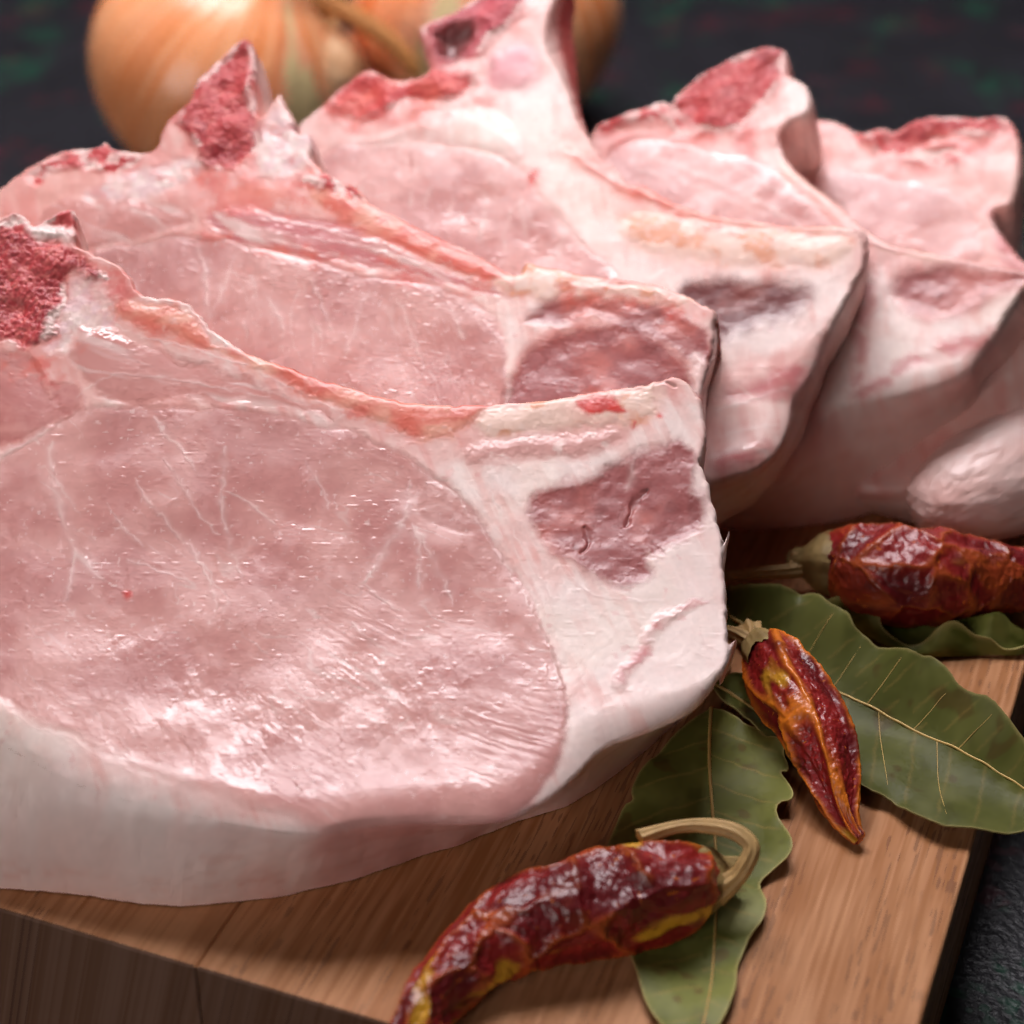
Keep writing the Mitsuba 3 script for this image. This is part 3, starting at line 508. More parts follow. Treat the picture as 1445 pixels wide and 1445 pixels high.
LEAVES = dict(
 A=dict(outline=[[421,3538,30],[439,3535,30],[462,3519,30],[483,3490,40],[496,3473,40],[518,3479,30],[532,3439,30],[549,3439,30],[564,3407,40],[573,3393,40],[563,3389,30],[572,3346,40],[567,3326,40],[551,3333,30],[563,3291,40],[571,3247,50],[562,3228,40],[538,3235,30],[528,3191,30],[545,3145,40],[553,3101,50],[545,3074,40],[512,3050,30],[481,3023,20],[481,2996,20],[488,2949,30],[476,2906,30],[448,2869,30],[432,2833,20],[417,2797,20],[411,2745,30],[398,2702,30],[377,2654,30],[351,2620,20],[317,2592,20],[287,2609,20],[261,2664,20],[243,2697,30],[231,2766,30],[221,2824,20],[206,2911,20],[191,3006,20],[184,3075,20],[188,3115,30],[205,3172,30],[225,3229,30],[246,3238,30],[241,3261,30],[251,3294,30],[261,3322,30],[282,3353,30],[307,3395,25],[340,3451,20],[381,3502,20],[405,3527,25]],
   midrib=[[426,3538,26],[416,3449,22],[408,3349,20],[406,3275,18],[404,3192,16],[403,3110,15],[395,2995,12],[388,2919,12],[378,2836,12],[364,2736,14],[335,2612,20]],
   veins=[]),
 B=dict(outline=[[451,3934,40],[484,3890,96],[539,3857,128],[598,3832,144],[626,3830,128],[636,3825,112],[666,3817,128],[685,3790,144],[696,3766,144],[726,3737,144],[740,3704,144],[743,3692,128],[764,3675,112],[787,3639,112],[808,3626,128],[842,3590,144],[866,3564,144],[893,3561,144],[919,3520,144],[933,3488,128],[952,3469,128],[988,3426,144],[1016,3382,144],[1038,3331,128],[1070,3254,112],[1107,3217,50],[1083,3165,40],[1014,3139,40],[967,3130,40],[923,3139,40],[883,3149,40],[845,3155,40],[784,3214,30],[762,3252,25],[720,3268,30],[701,3304,30],[679,3417,20],[632,3521,20],[569,3642,20],[517,3756,20],[470,3861,30]],
   midrib=[[458,3915,30],[507,3834,30],[589,3700,34],[700,3573,40],[772,3509,42],[839,3445,44],[945,3348,50],[1036,3254,50],[1094,3190,50]],
   veins=[[[623,3659,36],[692,3730,60],[740,3762,75]],[[686,3583,40],[743,3641,60],[783,3679,66]],[[754,3523,42],[820,3574,65],[864,3600,75]],[[841,3443,44],[900,3478,65],[939,3495,78]],[[920,3369,49],[989,3397,65],[1041,3407,76]],[[778,3502,42],[771,3398,36],[766,3283,30]],[[885,3404,46],[871,3291,42],[868,3186,40]]]),
 D=dict(outline=[[434,3610,30],[458,3625,40],[493,3642,40],[550,3617,30],[603,3533,20],[633,3405,20],[639,3327,20],[598,3355,15],[553,3411,15],[521,3470,20],[504,3496,25],[491,3504,30],[481,3533,30],[467,3550,30],[453,3562,30],[440,3586,30]],
   midrib=[[442,3610,30],[514,3557,20],[579,3444,16],[626,3345,18]],
   veins=[]),
)
CURLED = dict(crest=[[699,3861,70],[716,3861,80],[741,3855,90],[762,3850,70],[795,3842,80],[821,3825,65],[830,3801,45],[854,3782,30],[886,3766,20],[924,3768,35],[946,3772,65],[980,3779,80],[1014,3774,60],[1034,3766,50],[1063,3762,45],[1093,3752,25],[1139,3753,30],[1193,3756,40],[1243,3769,40]],
 fold=[[704,3861,10],[727,3848,10],[757,3837,8],[773,3832,8],[803,3816,8],[824,3798,8],[838,3787,8],[861,3777,8],[890,3764,8],[925,3754,8],[951,3748,8],[983,3748,8],[1016,3748,8],[1037,3751,8],[1066,3754,8],[1096,3756,8],[1143,3759,8],[1199,3764,8],[1248,3772,8]],
 inner=[[760,3929,20],[785,3929,20],[802,3934,20],[825,3929,20],[848,3915,20],[873,3901,20],[891,3880,20],[914,3869,20],[937,3864,20],[970,3869,20],[1000,3861,30],[1024,3829,50],[1050,3813,70],[1068,3794,90],[1088,3794,90],[1109,3792,70],[1142,3782,50],[1198,3782,40],[1246,3782,40]])
CHILLIES = dict(
 A=[[724.3,3976.8,393.5,68.3],[765.3,3960.1,401.3,87.5],[831.2,3918.1,411.6,109.2],[908.9,3903.3,414.3,112.1],[992.1,3914.7,404.1,101.2],[1077.0,3929.4,389.5,85.5],[1169.7,3938.2,373.2,68.0],[1245.7,3940.9,355.3,48.7],[1307.3,3946.3,331.2,22.8]],
 B=[[542.5,3628.6,412.6,45.8],[555.3,3578.4,419.0,63.5],[574.7,3505.7,419.3,74.5],[607.7,3435.2,409.9,75.1],[629.5,3361.8,395.0,69.9],[644.7,3295.0,376.3,60.5],[653.5,3239.2,358.8,47.1],[662.8,3188.9,341.4,28.4],[677.4,3152.1,329.4,15.5],[689.2,3131.8,325.5,11.2]],
 C=[[360.0,2957.6,385.1,59.2],[324.5,2936.1,394.7,80.3],[276.1,2911.4,396.6,93.2],[209.2,2898.0,391.4,98.3],[142.3,2880.9,389.9,96.6],[75.8,2857.3,385.8,92.3],[9.8,2830.3,378.1,84.0],[-48.9,2793.5,367.9,73.0],[-100.1,2745.7,358.9,63.3],[-141.2,2688.5,349.9,53.7],[-167.5,2633.1,342.3,45.5],[-184.4,2576.2,332.6,35.0],[-195.2,2526.4,316.1,17.4]],
)
STEMS = dict(
 A=[[731.7,3981.7,390.0],[712.5,3984.5,390.0],[679.5,3977.5,385.0],[630.0,3967.7,380.0],[573.6,3969.1,375.0],[516.8,3967.7,370.0],[459.8,3963.5,365.0],[427.4,3962.1,360.0]],
 B=[[546.2,3609.1,420.0],[530.3,3634.0,420.0],[509.3,3654.0,420.0],[488.3,3676.7,420.0],[466.5,3692.0,420.0],[437.1,3709.9,420.0]],
 C=[[355.4,2942.0,400.0],[377.3,2930.6,400.0],[399.7,2926.8,400.0],[422.7,2928.7,420.0],[440.2,2937.1,450.0],[448.3,2952.2,470.0],[435.9,2968.5,480.0],[410.4,2984.4,485.0],[378.5,2999.7,480.0],[332.9,3012.6,470.0],[285.5,3004.3,465.0],[241.8,2986.2,460.0]],
)
FOLD = [1218.5, 4329.6, 425.0]
ONIONS = [[-1033.0, 7137.6, 301.3, 468.1], [-98.9, 7594.8, 326.4, 496.0]]
ONION_STEM = [[-786.3, 7201.4, 610.5, 65.4], [-722.4, 7148.9, 568.3, 50.3], [-634.3, 7110.3, 546.9, 37.7], [-547.3, 7078.6, 517.9, 32.7], [-460.6, 7038.8, 476.8, 30.2], [-394.3, 7008.6, 432.0, 27.7], [-350.5, 6985.1, 379.2, 25.2], [-331.3, 6972.5, 342.7, 17.6]]
ONION_LOBE = [-675.3, 7078.1, 320.3]

# ---------------------------------------------------------------- pork chops
FRAMES = [(24, 0, 2.4, 1.1), (30, 15, 1.0, .3), (32, 22, .5, .3), (32, 26, .5, .3), (32, 28, .5, .3)]   # tilt, turn, bend below and above the middle

FAT = srgb(232, 208, 201, 1.03)
COL = dict(
    fat=FAT, cream=srgb(232, 214, 200, 1.1),
    loin=srgb(213, 156, 148, .93), loin_deep=srgb(202, 138, 132, .90), strip=srgb(212, 146, 138, .92), pink=srgb(222, 156, 145, .98),
    cap=srgb(160, 88, 86, .95), cap_red=srgb(198, 114, 104, .95),
    rib=srgb(230, 168, 146, 1.06), rib_red=srgb(222, 112, 94, 1.0), rib_pale=srgb(232, 208, 200, 1.1), blood=srgb(205, 60, 50, 1.0),
    marrow=srgb(186, 68, 70, 1.0), marrow_dark=srgb(136, 36, 46, 1.0), marrow_pale=srgb(224, 130, 120, 1.0))
SOFT = dict(loin_muscle=.0010, muscle_strip=.0014, cap_muscle=.0017, rib_bone=.0018, backbone=.0014, fat=.0018, stain=.0008, blush=.0030)
WARP = dict(loin_muscle=.0008, muscle_strip=.0013, cap_muscle=.0011, rib_bone=.0013, backbone=.0016, fat=.0012, stain=.0008, blush=.0030)
SURF = dict(loin_muscle='muscle_surface', muscle_strip='muscle_surface', cap_muscle='cap_surface', rib_bone='fat_surface', backbone='bone_surface', fat_layer='fat_surface')
CLASSES = ['fat_layer', 'loin_muscle', 'muscle_strip', 'cap_muscle', 'rib_bone', 'backbone']


def lerp(a, b, t):
    return a + (b - a) * t[:, None]


def fibre_coord(x, y, k):
    """Coordinates across and along the muscle fibres, which turn from steep on the left to shallow on the right."""
    m0, m1 = ((-1.25, -0.30) if k == 0 else (-2.6, -1.3))
    z = np.clip((x + 0.05) / 0.10, -1, 2)
    M = m0 * x + (m1 - m0) * (0.05 * np.clip(z, 0, 1) ** 2 + np.where(z > 1, 0.10 * (z - 1), 0))
    return (y - M) * 0.75, x * 0.8 - y * 0.6


def colour_of(name, cls, x, y, seed, k):
    if cls == 'blush':
        return lerp(np.tile(srgb(198, 62, 62), (len(x), 1)), srgb(224, 116, 92), fb(x, y, 140, 2, seed))
    if cls == 'stain':
        return np.tile(COL['blood'], (len(x), 1)) * (.85 + .3 * fb(x, y, 600, 2, seed))[:, None]
    n1 = fb(x, y, 90, 3, seed)
    n2 = fb(x, y, 420, 3, seed + 5)
    n3 = fb(x, y, 1400, 2, seed + 9)
    if cls == 'loin_muscle':
        s, t = fibre_coord(x + .002 * (n2 - .5), y, k)
        c = lerp(np.tile(COL['loin_deep'], (len(x), 1)), COL['loin'] * 1.04, sstep(.3, .7, n1))
        if name == 'multi':
            c = c * 0.93
        fib = 1 - np.abs(2 * vn(s, t, 1250, 150, seed + 3) - 1)
        msk = sstep(.42, .68, fb(x + .3, y, 45, 2, seed + 2)) * (sstep(-.01, .045, x - .25 * y) if k == 0 else .5)
        c = lerp(c, COL['fat'] * .92, np.clip(sstep(.78, 1.0, fib) * msk * .34, 0, 1))
        # fine whitish marbling between the muscle bundles
        m = 1 - np.abs(2 * fb(s, t * .35, 210, 2, seed + 21) - 1)
        c = lerp(c, COL['fat'] * .9, sstep(.93, 1.0, m) * sstep(.5, .7, n1) * .35)
        c = lerp(c, COL['fat'], sstep(.80, .92, vn(x, y, 1500, 1500, seed + 23)) * sstep(.4, .7, n2) * .4)
        return c * (0.97 + .06 * n3)[:, None]
    if cls == 'muscle_strip':
        s = (y + .35 * x + .004 * n1)
        f = fb(s, x * .12, 420, 2, seed + 4)
        c = lerp(np.tile(COL['strip'], (len(x), 1)), COL['fat'] * .96, sstep(.52, .75, f) * .55)
        if name in ('stripes', 'streak', 'streak2', 'side'):
            c = lerp(np.tile(srgb(198, 118, 118), (len(x), 1)), c, sstep(.35, .75, f))
        if name == 'leftlobe':
            c = lerp(np.tile(srgb(198, 124, 118, .9), (len(x), 1)), COL['strip'], sstep(.3, .8, .5 * f + .5 * n2))
        return c
    if cls == 'cap_muscle':
        c = lerp(np.tile(COL['cap'], (len(x), 1)), COL['cap_red'], sstep(.45, .75, n1) * .8)
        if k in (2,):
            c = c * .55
        return lerp(c, COL['cap'] * .72, sstep(.62, .8, fb(x, y, 200, 2, seed + 8)) * .6) * (.92 + .16 * n3)[:, None]
    if cls == 'rib_bone':
        if name in ('rib_red', 'rib_edge', 'pinkbone'):
            c = lerp(np.tile(COL['rib_red'], (len(x), 1)), COL['rib'], sstep(.35, .7, n1))
            c = lerp(c, srgb(214, 96, 84), sstep(.60, .75, fb(x, y, 130, 3, seed + 6)) * .7)
            if name == 'rib_edge':
                c = lerp(c, COL['rib_pale'], np.full(len(x), .45))
            if name == 'pinkbone':
                c = lerp(c, srgb(214, 150, 168), np.full(len(x), .6))
            return lerp(c, COL['fat'], sstep(.60, .75, n2) * .22)
        if name in ('red_spot', 'redspot'):
            return lerp(np.tile(COL['blood'], (len(x), 1)), COL['rib'], sstep(.45, .8, n2) * .5)
        if name == 'cart_low':
            return lerp(np.tile(srgb(214, 158, 150), (len(x), 1)), COL['rib_pale'], sstep(.55, .8, n2) * .6)
        c = lerp(np.tile(srgb(232, 196, 180, 1.06), (len(x), 1)), srgb(222, 150, 116), sstep(.46, .66, fb(x, y, 210, 3, seed + 7)) * .9)
        return lerp(c, COL['fat'], sstep(.55, .75, n2) * .3)
    if cls == 'backbone':
        p = fb(x, y, 1100, 3, seed + 11)
        c = lerp(np.tile(COL['marrow'], (len(x), 1)), COL['marrow_dark'], sstep(.5, .75, fb(x, y, 170, 3, seed + 12)) * .55)
        c = lerp(c, COL['marrow_pale'], sstep(.4, .9, p) * .5)
        if name in ('tip', 'red_l', 'redstrip', 'red2', 'redpatch'):
            c = lerp(c, srgb(214, 74, 74), np.full(len(x), .55))
        if name in ('redstrip', 'red2', 'redpatch'):
            c = lerp(c, COL['rib_pale'], sstep(.45, .6, n2) * .7)
        if name == 'box':
            c = lerp(c, srgb(196, 92, 104), np.full(len(x), .5))
        return c
    strand = fb(x * .92 + y * .38, (y * .92 - x * .38) * .22, 330, 3, seed + 16)
    fine = fb(x * .92 + y * .38, (y * .92 - x * .38) * .18, 1100, 2, seed + 17)
    c = lerp(np.tile(FAT, (len(x), 1)), COL['pink'], np.clip(sstep(.42, .72, n1) * .40 + sstep(.50, .75, strand) * .40 + sstep(.45, .8, n2) * .10, 0, 1))
    c = lerp(c, FAT * 1.06, sstep(.5, .8, fine) * .45)
    c = lerp(c, COL['cream'], sstep(.5, .8, fb(x, y, 60, 2, seed + 14)) * .35)
    c = lerp(c, srgb(206, 116, 112), sstep(.76, .86, fb(x, y, 300, 3, seed + 18)) * .25)
    if name == 'gristle':
        c = lerp(c, srgb(226, 188, 190), sstep(.35, .65, n2) * .7)
        c = lerp(c, srgb(206, 110, 104), sstep(.58, .75, fb(x, y, 240, 4, seed + 19)) * .55)
    c = c * (.95 + .10 * n3)[:, None]
    if name == '':
        pink = [sstep(.018, .045, y) * .75, np.full(len(x), .85), np.full(len(x), .55), np.full(len(x), .65), np.full(len(x), .7)][k]
        c = lerp(c, lerp(np.tile(COL['pink'], (len(x), 1)), srgb(208, 124, 116, 1.05), sstep(.42, .75, strand) * .7), pink * sstep(.10, .5, n1 * .6 + strand * .4))
    return c


def build_chop(k, key, data, step):
    tilt, turn, kb, kt = FRAMES[k]
    al, ps = math.radians(tilt), math.radians(turn)
    N = np.array([-math.sin(al) * math.sin(ps), -math.sin(al) * math.cos(ps), math.cos(al)])
    U = np.array([math.cos(ps), -math.sin(ps), 0.0])
    V = np.cross(N, U)
    O = np.array(data['o']) * 1e-4
    thick = data['T'] * 1e-3
    world = lambda a, b, c: O + a[..., None] * U + b[..., None] * V + c[..., None] * N
    bend = lambda b: np.where(b < 0, kb, kt) * b * b
    seed = 100 * k
    D = resample(chaikin(np.array(data['outline']) * 1e-4, True, 1), 2.0e-4)
    tang = np.roll(D[:, :2], -3, 0) - np.roll(D[:, :2], 3, 0)
    tang /= np.linalg.norm(tang, axis=1, keepdims=True) + 1e-12
    out = np.stack([-tang[:, 1], tang[:, 0]], -1)
    area = 0.5 * np.sum(D[:, 0] * np.roll(D[:, 1], -1) - np.roll(D[:, 0], -1) * D[:, 1])
    if area > 0:
        out = -out
    wob = (fb(D[:, 0], D[:, 1], 700, 2, seed + 40) - .5) * 0.0007 + (fb(D[:, 0], D[:, 1], 160, 2, seed + 41) - .5) * 0.0007
    D[:, :2] += out * (wob * sstep(-.030, -.012, D[:, 1]))[:, None]
    # the cut face: a fine grid whose border lies on the outline
    lo, hi = D[:, :2].min(0) - step, D[:, :2].max(0) + step
    nx, ny = np.ceil((hi - lo) / step).astype(int) + 1
    gx, gy = np.meshgrid(lo[0] + np.arange(nx) * step, lo[1] + np.arange(ny) * step, indexing='ij')
    x, y = gx.ravel(), gy.ravel()
    d, idx = cKDTree(D[:, :2]).query(np.stack([x, y], -1))
    poly = shapely.Polygon(D[:, :2])
    poly = poly if poly.is_valid else poly.buffer(0)
    sd = np.where(shapely.contains_xy(poly, x, y), d, -d)
    ok = (sd > -0.5 * step).reshape(nx, ny)
    cell = ok[:-1, :-1] & ok[1:, :-1] & ok[:-1, 1:] & ok[1:, 1:]
    i, j = np.nonzero(cell)
    q = np.stack([i * ny + j, (i + 1) * ny + j, (i + 1) * ny + j + 1, i * ny + j + 1], -1)
    flip = ((i + j) % 2 == 0)[:, None, None]
    f = np.where(flip, np.stack([q[:, [0, 1, 2]], q[:, [0, 2, 3]]], 1), np.stack([q[:, [0, 1, 3]], q[:, [1, 2, 3]]], 1)).reshape(-1, 3)
    used = np.unique(f)
    m = np.full(len(x), -1)
    m[used] = np.arange(len(used))
    f, x, y, sd, idx = m[f], x[used].copy(), y[used].copy(), sd[used], idx[used]
    e = np.sort(np.vstack([f[:, [0, 1]], f[:, [1, 2]], f[:, [2, 0]]]), 1)
    de = np.vstack([f[:, [0, 1]], f[:, [1, 2]], f[:, [2, 0]]])
    code = e[:, 0].astype(np.int64) * len(x) + e[:, 1]
    _, first, count = np.unique(code, return_index=True, return_counts=True)
    edges = de[first[count == 1]]
    bv = np.unique(edges)
    x[bv], y[bv] = D[idx[bv], 0], D[idx[bv], 1]
    sd[bv] = 0
    sd = np.maximum(sd, 0)
    # what the face is made of
    col = colour_of('', 'fat', x, y, seed, k)
    cls = np.zeros(len(x), int)
    relief = (fb(x, y, 150, 2, seed + 30) - .5) * 0.0005
    isbone, ismus, isfib, iscap = (np.zeros(len(x)) for _ in range(4))
    for li, (name, kind, P) in enumerate(data['layers']):
        P = chaikin(np.array(P) * 1e-4, True, 1)
        w_ = WARP[kind]
        box = (x > P[:, 0].min() - .007) & (x < P[:, 0].max() + .007) & (y > P[:, 1].min() - .007) & (y < P[:, 1].max() + .007)
        g = np.nonzero(box)[0]
        if not len(g):
            continue
        xs, ys = x[g], y[g]
        wx = xs + ((fb(xs, ys, 210, 5, seed + 50 + li) - .5) * 3.0 + (vn(xs, ys, 1600, 1600, seed + 51 + li) - .5) * .5) * w_
        wy = ys + ((fb(xs, ys, 210, 5, seed + 70 + li) - .5) * 3.0 + (vn(xs, ys, 1600, 1600, seed + 71 + li) - .5) * .5) * w_
        s_, _, _ = inside_distance(P, wx, wy)
        soft = SOFT[kind] * (1.6 if k >= 2 else 1)
        if name == 'eye' and k == 0:      # towards the skin the muscle passes into fat gradually
            soft = soft + .0055 * sstep(-.02, -.045, ys) * sstep(.03, -.03, xs)
        w = sstep(-soft, soft, s_)
        if kind == 'backbone' or name in ('rib_red', 'red_spot', 'redspot'):      # blood and marrow seep into what is round them
            seep = .5 * np.exp(-np.maximum(-s_, 0) / .0020) * sstep(.3, .7, fb(xs, ys, 300, 3, seed + 47 + li)) * (s_ > -.0065)
            col[g] = lerp(col[g], srgb(214, 104, 96), seep)
        if kind == 'blush':                   # blood that tints the tissue in patches
            w = w * .75 * sstep(.34, .66, fb(xs, ys, 170, 4, seed + 49 + li))
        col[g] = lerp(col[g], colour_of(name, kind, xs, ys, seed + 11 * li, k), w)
        if kind == 'backbone':                # the hard pale rim of the bone
            col[g] = lerp(col[g], COL['rib_pale'], .8 * np.exp(-((s_ - .0006) / .0008) ** 2) * sstep(.35, .6, fb(xs, ys, 180, 2, seed + 48 + li)))
        if kind in ('stain', 'blush'):
            continue
        a = dict(loin_muscle=.0002, muscle_strip=.0002, cap_muscle=-.0006, rib_bone=.0005, backbone=.0004, fat=.0006)[kind]
        if name in ('streak', 'streak2', 'white', 'gristle'):
            a = 0.0
        if name == 'gristle':
            relief[g] += w * ((fb(xs, ys, 230, 3, seed + 24) - .5) * .0015)
        if name == 'hollow':
            a = -.004
        relief[g] = relief[g] * (1 - w * .5) + w * a * (1 - np.exp(-np.maximum(s_, 0) / .0026))
        relief[g] -= .00005 * np.exp(-(s_ / .0007) ** 2) * (kind in ('loin_muscle', 'cap_muscle') and name != 'multi')
        isbone[g] = isbone[g] * (1 - w) + w * (kind == 'backbone')
        ismus[g] = ismus[g] * (1 - w) + w * (kind in ('loin_muscle', 'cap_muscle', 'muscle_strip'))
        isfib[g] = isfib[g] * (1 - w) + w * (kind == 'loin_muscle')
        iscap[g] = iscap[g] * (1 - w) + w * (kind == 'cap_muscle')
        cls[g] = np.where(w > .5, CLASSES.index('fat_layer' if kind == 'fat' else kind), cls[g])
    for wid, P in data['veins']:
        P = np.array(P) * 1e-4
        h = np.nonzero((x > P[:, 0].min() - .003) & (x < P[:, 0].max() + .003) & (y > P[:, 1].min() - .003) & (y < P[:, 1].max() + .003))[0]
        if not len(h):
            continue
        xs, ys = x[h], y[h]
        dd, tt = line_distance(P, xs + (fb(xs, ys, 500, 2, seed + 90) - .5) * .0014, ys + (fb(xs, ys, 500, 2, seed + 91) - .5) * .0014)
        wv = abs(wid) * 1e-3 * (.42 if wid > 0 else .30) * (.45 + 1.1 * vn(xs, ys, 400, seed=seed + 92)) * np.sqrt(np.clip(np.minimum(tt, 1 - tt) * 6 + .15, 0, 1))
        g = np.exp(-(dd / wv) ** 2)
        if wid > 0:
            g = g * sstep(.22, .5, fb(xs, ys, 330, 2, seed + 94))
            col[h] = lerp(col[h], COL['fat'], g * (.06 + .36 * vn(xs, ys, 250, seed=seed + 93)) + .14 * np.exp(-(dd / (3 * wv)) ** 2))
            relief[h] += g * .00004
        else:                                # a crease in the meat: sunk, with its shade darkened into the colour
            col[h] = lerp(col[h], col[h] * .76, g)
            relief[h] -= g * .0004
    s, t = fibre_coord(x + .002 * (fb(x, y, 420, 3, seed + 5) - .5), y, k)
    fib = 1 - np.abs(2 * vn(s, t, 1250, 150, seed + 3) - 1)
    msk = (.05 + .95 * sstep(.40, .64, fb(x + .3, y, 45, 2, seed + 2))) * (sstep(-.02, .04, x - .25 * y) if k == 0 else .5)
    relief += isfib * (fib - .5) * .00009 * msk
    relief += ismus * ((fb(x, y, 60, 2, seed + 31) - .5) * (.0012 if k == 0 else .0007) + (fb(x, y, 330, 2, seed + 33) - .5) * .00006)
    relief += (1 - ismus) * (1 - isbone) * ((fb(x * .92 + y * .38, (y * .92 - x * .38) * .3, 420, 3, seed + 36) - .5) * .00008 + (fb(x, y, 900, 2, seed + 37) - .5) * .00004)
    if k == 0:                              # the cut is a little ragged towards the skin
        relief += isfib * sstep(.000, -.022, y) * ((fb(x * 1.5 + y * .5, y * .8, 220, 4, seed + 39) - .5) * .00024)
    relief += iscap * ((fb(x, y, 140, 3, seed + 38) - .5) * .0010)
    relief += isbone * ((fb(x, y, 1200, 3, seed + 32) - .5) * .0008 + (fb(x, y, 150, 2, seed + 34) - .5) * .0032)
    relief *= sstep(0, .0016, sd) * .9 + .1
    low = sstep(-.012, -.034, D[idx, 1])
    rho = .0005 + .0007 * vn(D[idx, 0], D[idx, 1], 60, seed=seed + 35) + low * (.0070 if k == 0 else .0040)
    u_ = np.clip(sd / rho, 0, 1)
    drop = rho * (1 - np.sqrt(np.clip(1 - (1 - u_) ** 2, 0, 1)))
    drop = drop * (1 - low) + low * .34 * rho * (1 - u_) ** 2
    c = bend(y) + relief - drop
    F = np.stack([x, y, c], -1)
    nf = len(F)
    uv = np.stack([x, y], -1)
    # the rim: rings from the outline of the face to the outline of the back
    K = 16
    B = D[idx[bv], 2:5]
    o = out[idx[bv]]
    pos = np.full(nf, -1)
    pos[bv] = np.arange(len(bv))
    fr, rings, cols, uvs = [], [], [], []
    fatc = lerp(np.tile(FAT, (len(bv), 1)), srgb(228, 190, 180, 1.05), fb(B[:, 0], B[:, 1], 120, 3, seed + 60))
    for P in data.get('rim_red', []):
        P = np.array(P) * 1e-4
        g = shapely.contains_xy(shapely.Polygon(P), x[bv], y[bv])
        fatc[g] = lerp(np.tile(srgb(176, 62, 62), (g.sum(), 1)), srgb(214, 120, 112), fb(x[bv][g], y[bv][g], 200, 3, seed + 64))
    arc = idx[bv] * 2.0e-4
    ismusb = ismus[bv]
    order = np.argsort(idx[bv], kind='stable')
    inv = np.argsort(order)
    ring = np.vstack([col[bv][order]] * 3)
    cs = np.vstack([np.zeros((1, 3)), np.cumsum(ring, 0)])
    W_ = max(3, int(.0022 / step))
    n_b = len(bv)
    smooth_col = ((cs[n_b + W_:2 * n_b + W_] - cs[n_b - W_:2 * n_b - W_]) / (2 * W_))[inv]
    for r in range(K + 1):
        q_ = r / K
        nz = (fb3(np.stack([arc * 130, np.full_like(arc, q_ * thick * 130), arc * 0], -1), 3, seed + 61) - .5) * .0010 * min(1, q_ * 3) \
            + (fb3(np.stack([arc * 420, np.full_like(arc, q_ * thick * 420), arc * 0], -1), 2, seed + 62) - .5) * .0003
        Fb = F[bv]
        M = np.column_stack([Fb[:, :2] + (B[:, :2] - Fb[:, :2]) * .72, Fb[:, 2] + (B[:, 2] - Fb[:, 2]) * .34])
        M[:, :2] += o * .0012
        p_ = Fb * (1 - q_) ** 2 + M * 2 * q_ * (1 - q_) + B * q_ * q_
        p_[:, :2] += o * nz[:, None]
        rings.append(p_)
        n_ = fb3(np.stack([arc * 90, np.full_like(arc, q_ * thick * 90), arc * 0 + 5], -1), 3, seed + 63)
        c_ = lerp(lerp(col[bv], smooth_col, np.full(len(bv), min(1, q_ * 9))), fatc, np.clip(sstep(.05, .5, np.full(len(bv), q_)) * (1 - .8 * ismusb), 0, 1))
        lay = fb3(np.stack([arc * 28 + 4 * n_, np.full_like(arc, q_ * 9) + 3 * n_, arc * 0 + 2], -1), 3, seed + 67)
        c_ = lerp(c_, c_ * np.array([.90, .74, .70]), sstep(.50, .72, lay) * .55 * min(1, q_ * 4))
        c_ = c_ * (.95 + .10 * fb3(np.stack([arc * 700, np.full_like(arc, q_ * thick * 700), arc * 0], -1), 3, seed + 66))[:, None]
        cols.append(lerp(c_, c_ * np.array([.93, .78, .76]), sstep(.5, .75, n_) * .6))
        uvs.append(np.stack([arc, np.full_like(arc, -.3 - q_ * thick)], -1))
    ids = lambda v, r: nf + r * len(bv) + pos[v]
    for r in range(K):
        a_, b_ = edges[:, 0], edges[:, 1]
        fr.append(np.stack([ids(b_, r), ids(a_, r), ids(a_, r + 1)], -1))
        fr.append(np.stack([ids(b_, r), ids(a_, r + 1), ids(b_, r + 1)], -1))
    P = np.vstack([F] + rings)
    col = np.clip(np.vstack([col] + cols), .004, .93)
    uv = np.vstack([uv] + uvs)
    fr = np.vstack(fr)
    W = world(P[:, 0], P[:, 1], P[:, 2])
    W[:, 2] = np.maximum(W[:, 2], ZB + .0003)
    nrm = vertex_normals(W, np.vstack([f, fr]))
    n0 = nrm[bv] + nrm[nf:nf + len(bv)]
    n0 /= np.linalg.norm(n0, axis=1, keepdims=True) + 1e-12
    nrm[bv], nrm[nf:nf + len(bv)] = n0, n0
    near = np.zeros(len(P), bool)
    near[:nf] = sd < 3.2 * step
    near[nf:nf + 3 * len(bv)] = True
    nb_f = np.vstack([f, fr])
    nb_f = nb_f[near[nb_f].any(1)]
    for _ in range(3):
        acc = nrm.copy()
        for i_, j_ in ((0, 1), (1, 2), (2, 0), (1, 0), (2, 1), (0, 2)):
            np.add.at(acc, nb_f[:, i_], nrm[nb_f[:, j_]])
        both = acc[bv] + acc[nf:nf + len(bv)]
        acc[bv], acc[nf:nf + len(bv)] = both, both
        acc /= np.linalg.norm(acc, axis=1, keepdims=True) + 1e-12
        nrm[near] = acc[near]
    tri = np.max(np.where(cls[f] > 0, cls[f], 0), 1)
    tri = np.where((cls[f] == cls[f][:, :1]).all(1), cls[f][:, 0], tri)
    rest = [fr]
    for ci, part in enumerate(CLASSES[1:], 1):
        g = f[tri == ci]
        if not len(g):
            continue
        pairs = sparse.coo_matrix((np.ones(2 * len(g)), (np.r_[g[:, 0], g[:, 1]], np.r_[g[:, 1], g[:, 2]])), shape=(len(P), len(P)))
        comp = sparse.csgraph.connected_components(pairs, directed=False)[1][g[:, 0]]
        for c_ in np.unique(comp):
            piece = g[comp == c_]
            if len(piece) < 250:
                rest.append(piece)
            else:
                shape(numbered(f'{key}__{part}'), W, piece, SURF[part], nrm, uv, col)
    shape(f'{key}__fat_layer', W, np.vstack(rest + [f[tri == 0]]), SURF['fat_layer'], nrm, uv, col)
    # the back, laid against what it leans on
    Bk = resample(D[:, 2:5], .0012)
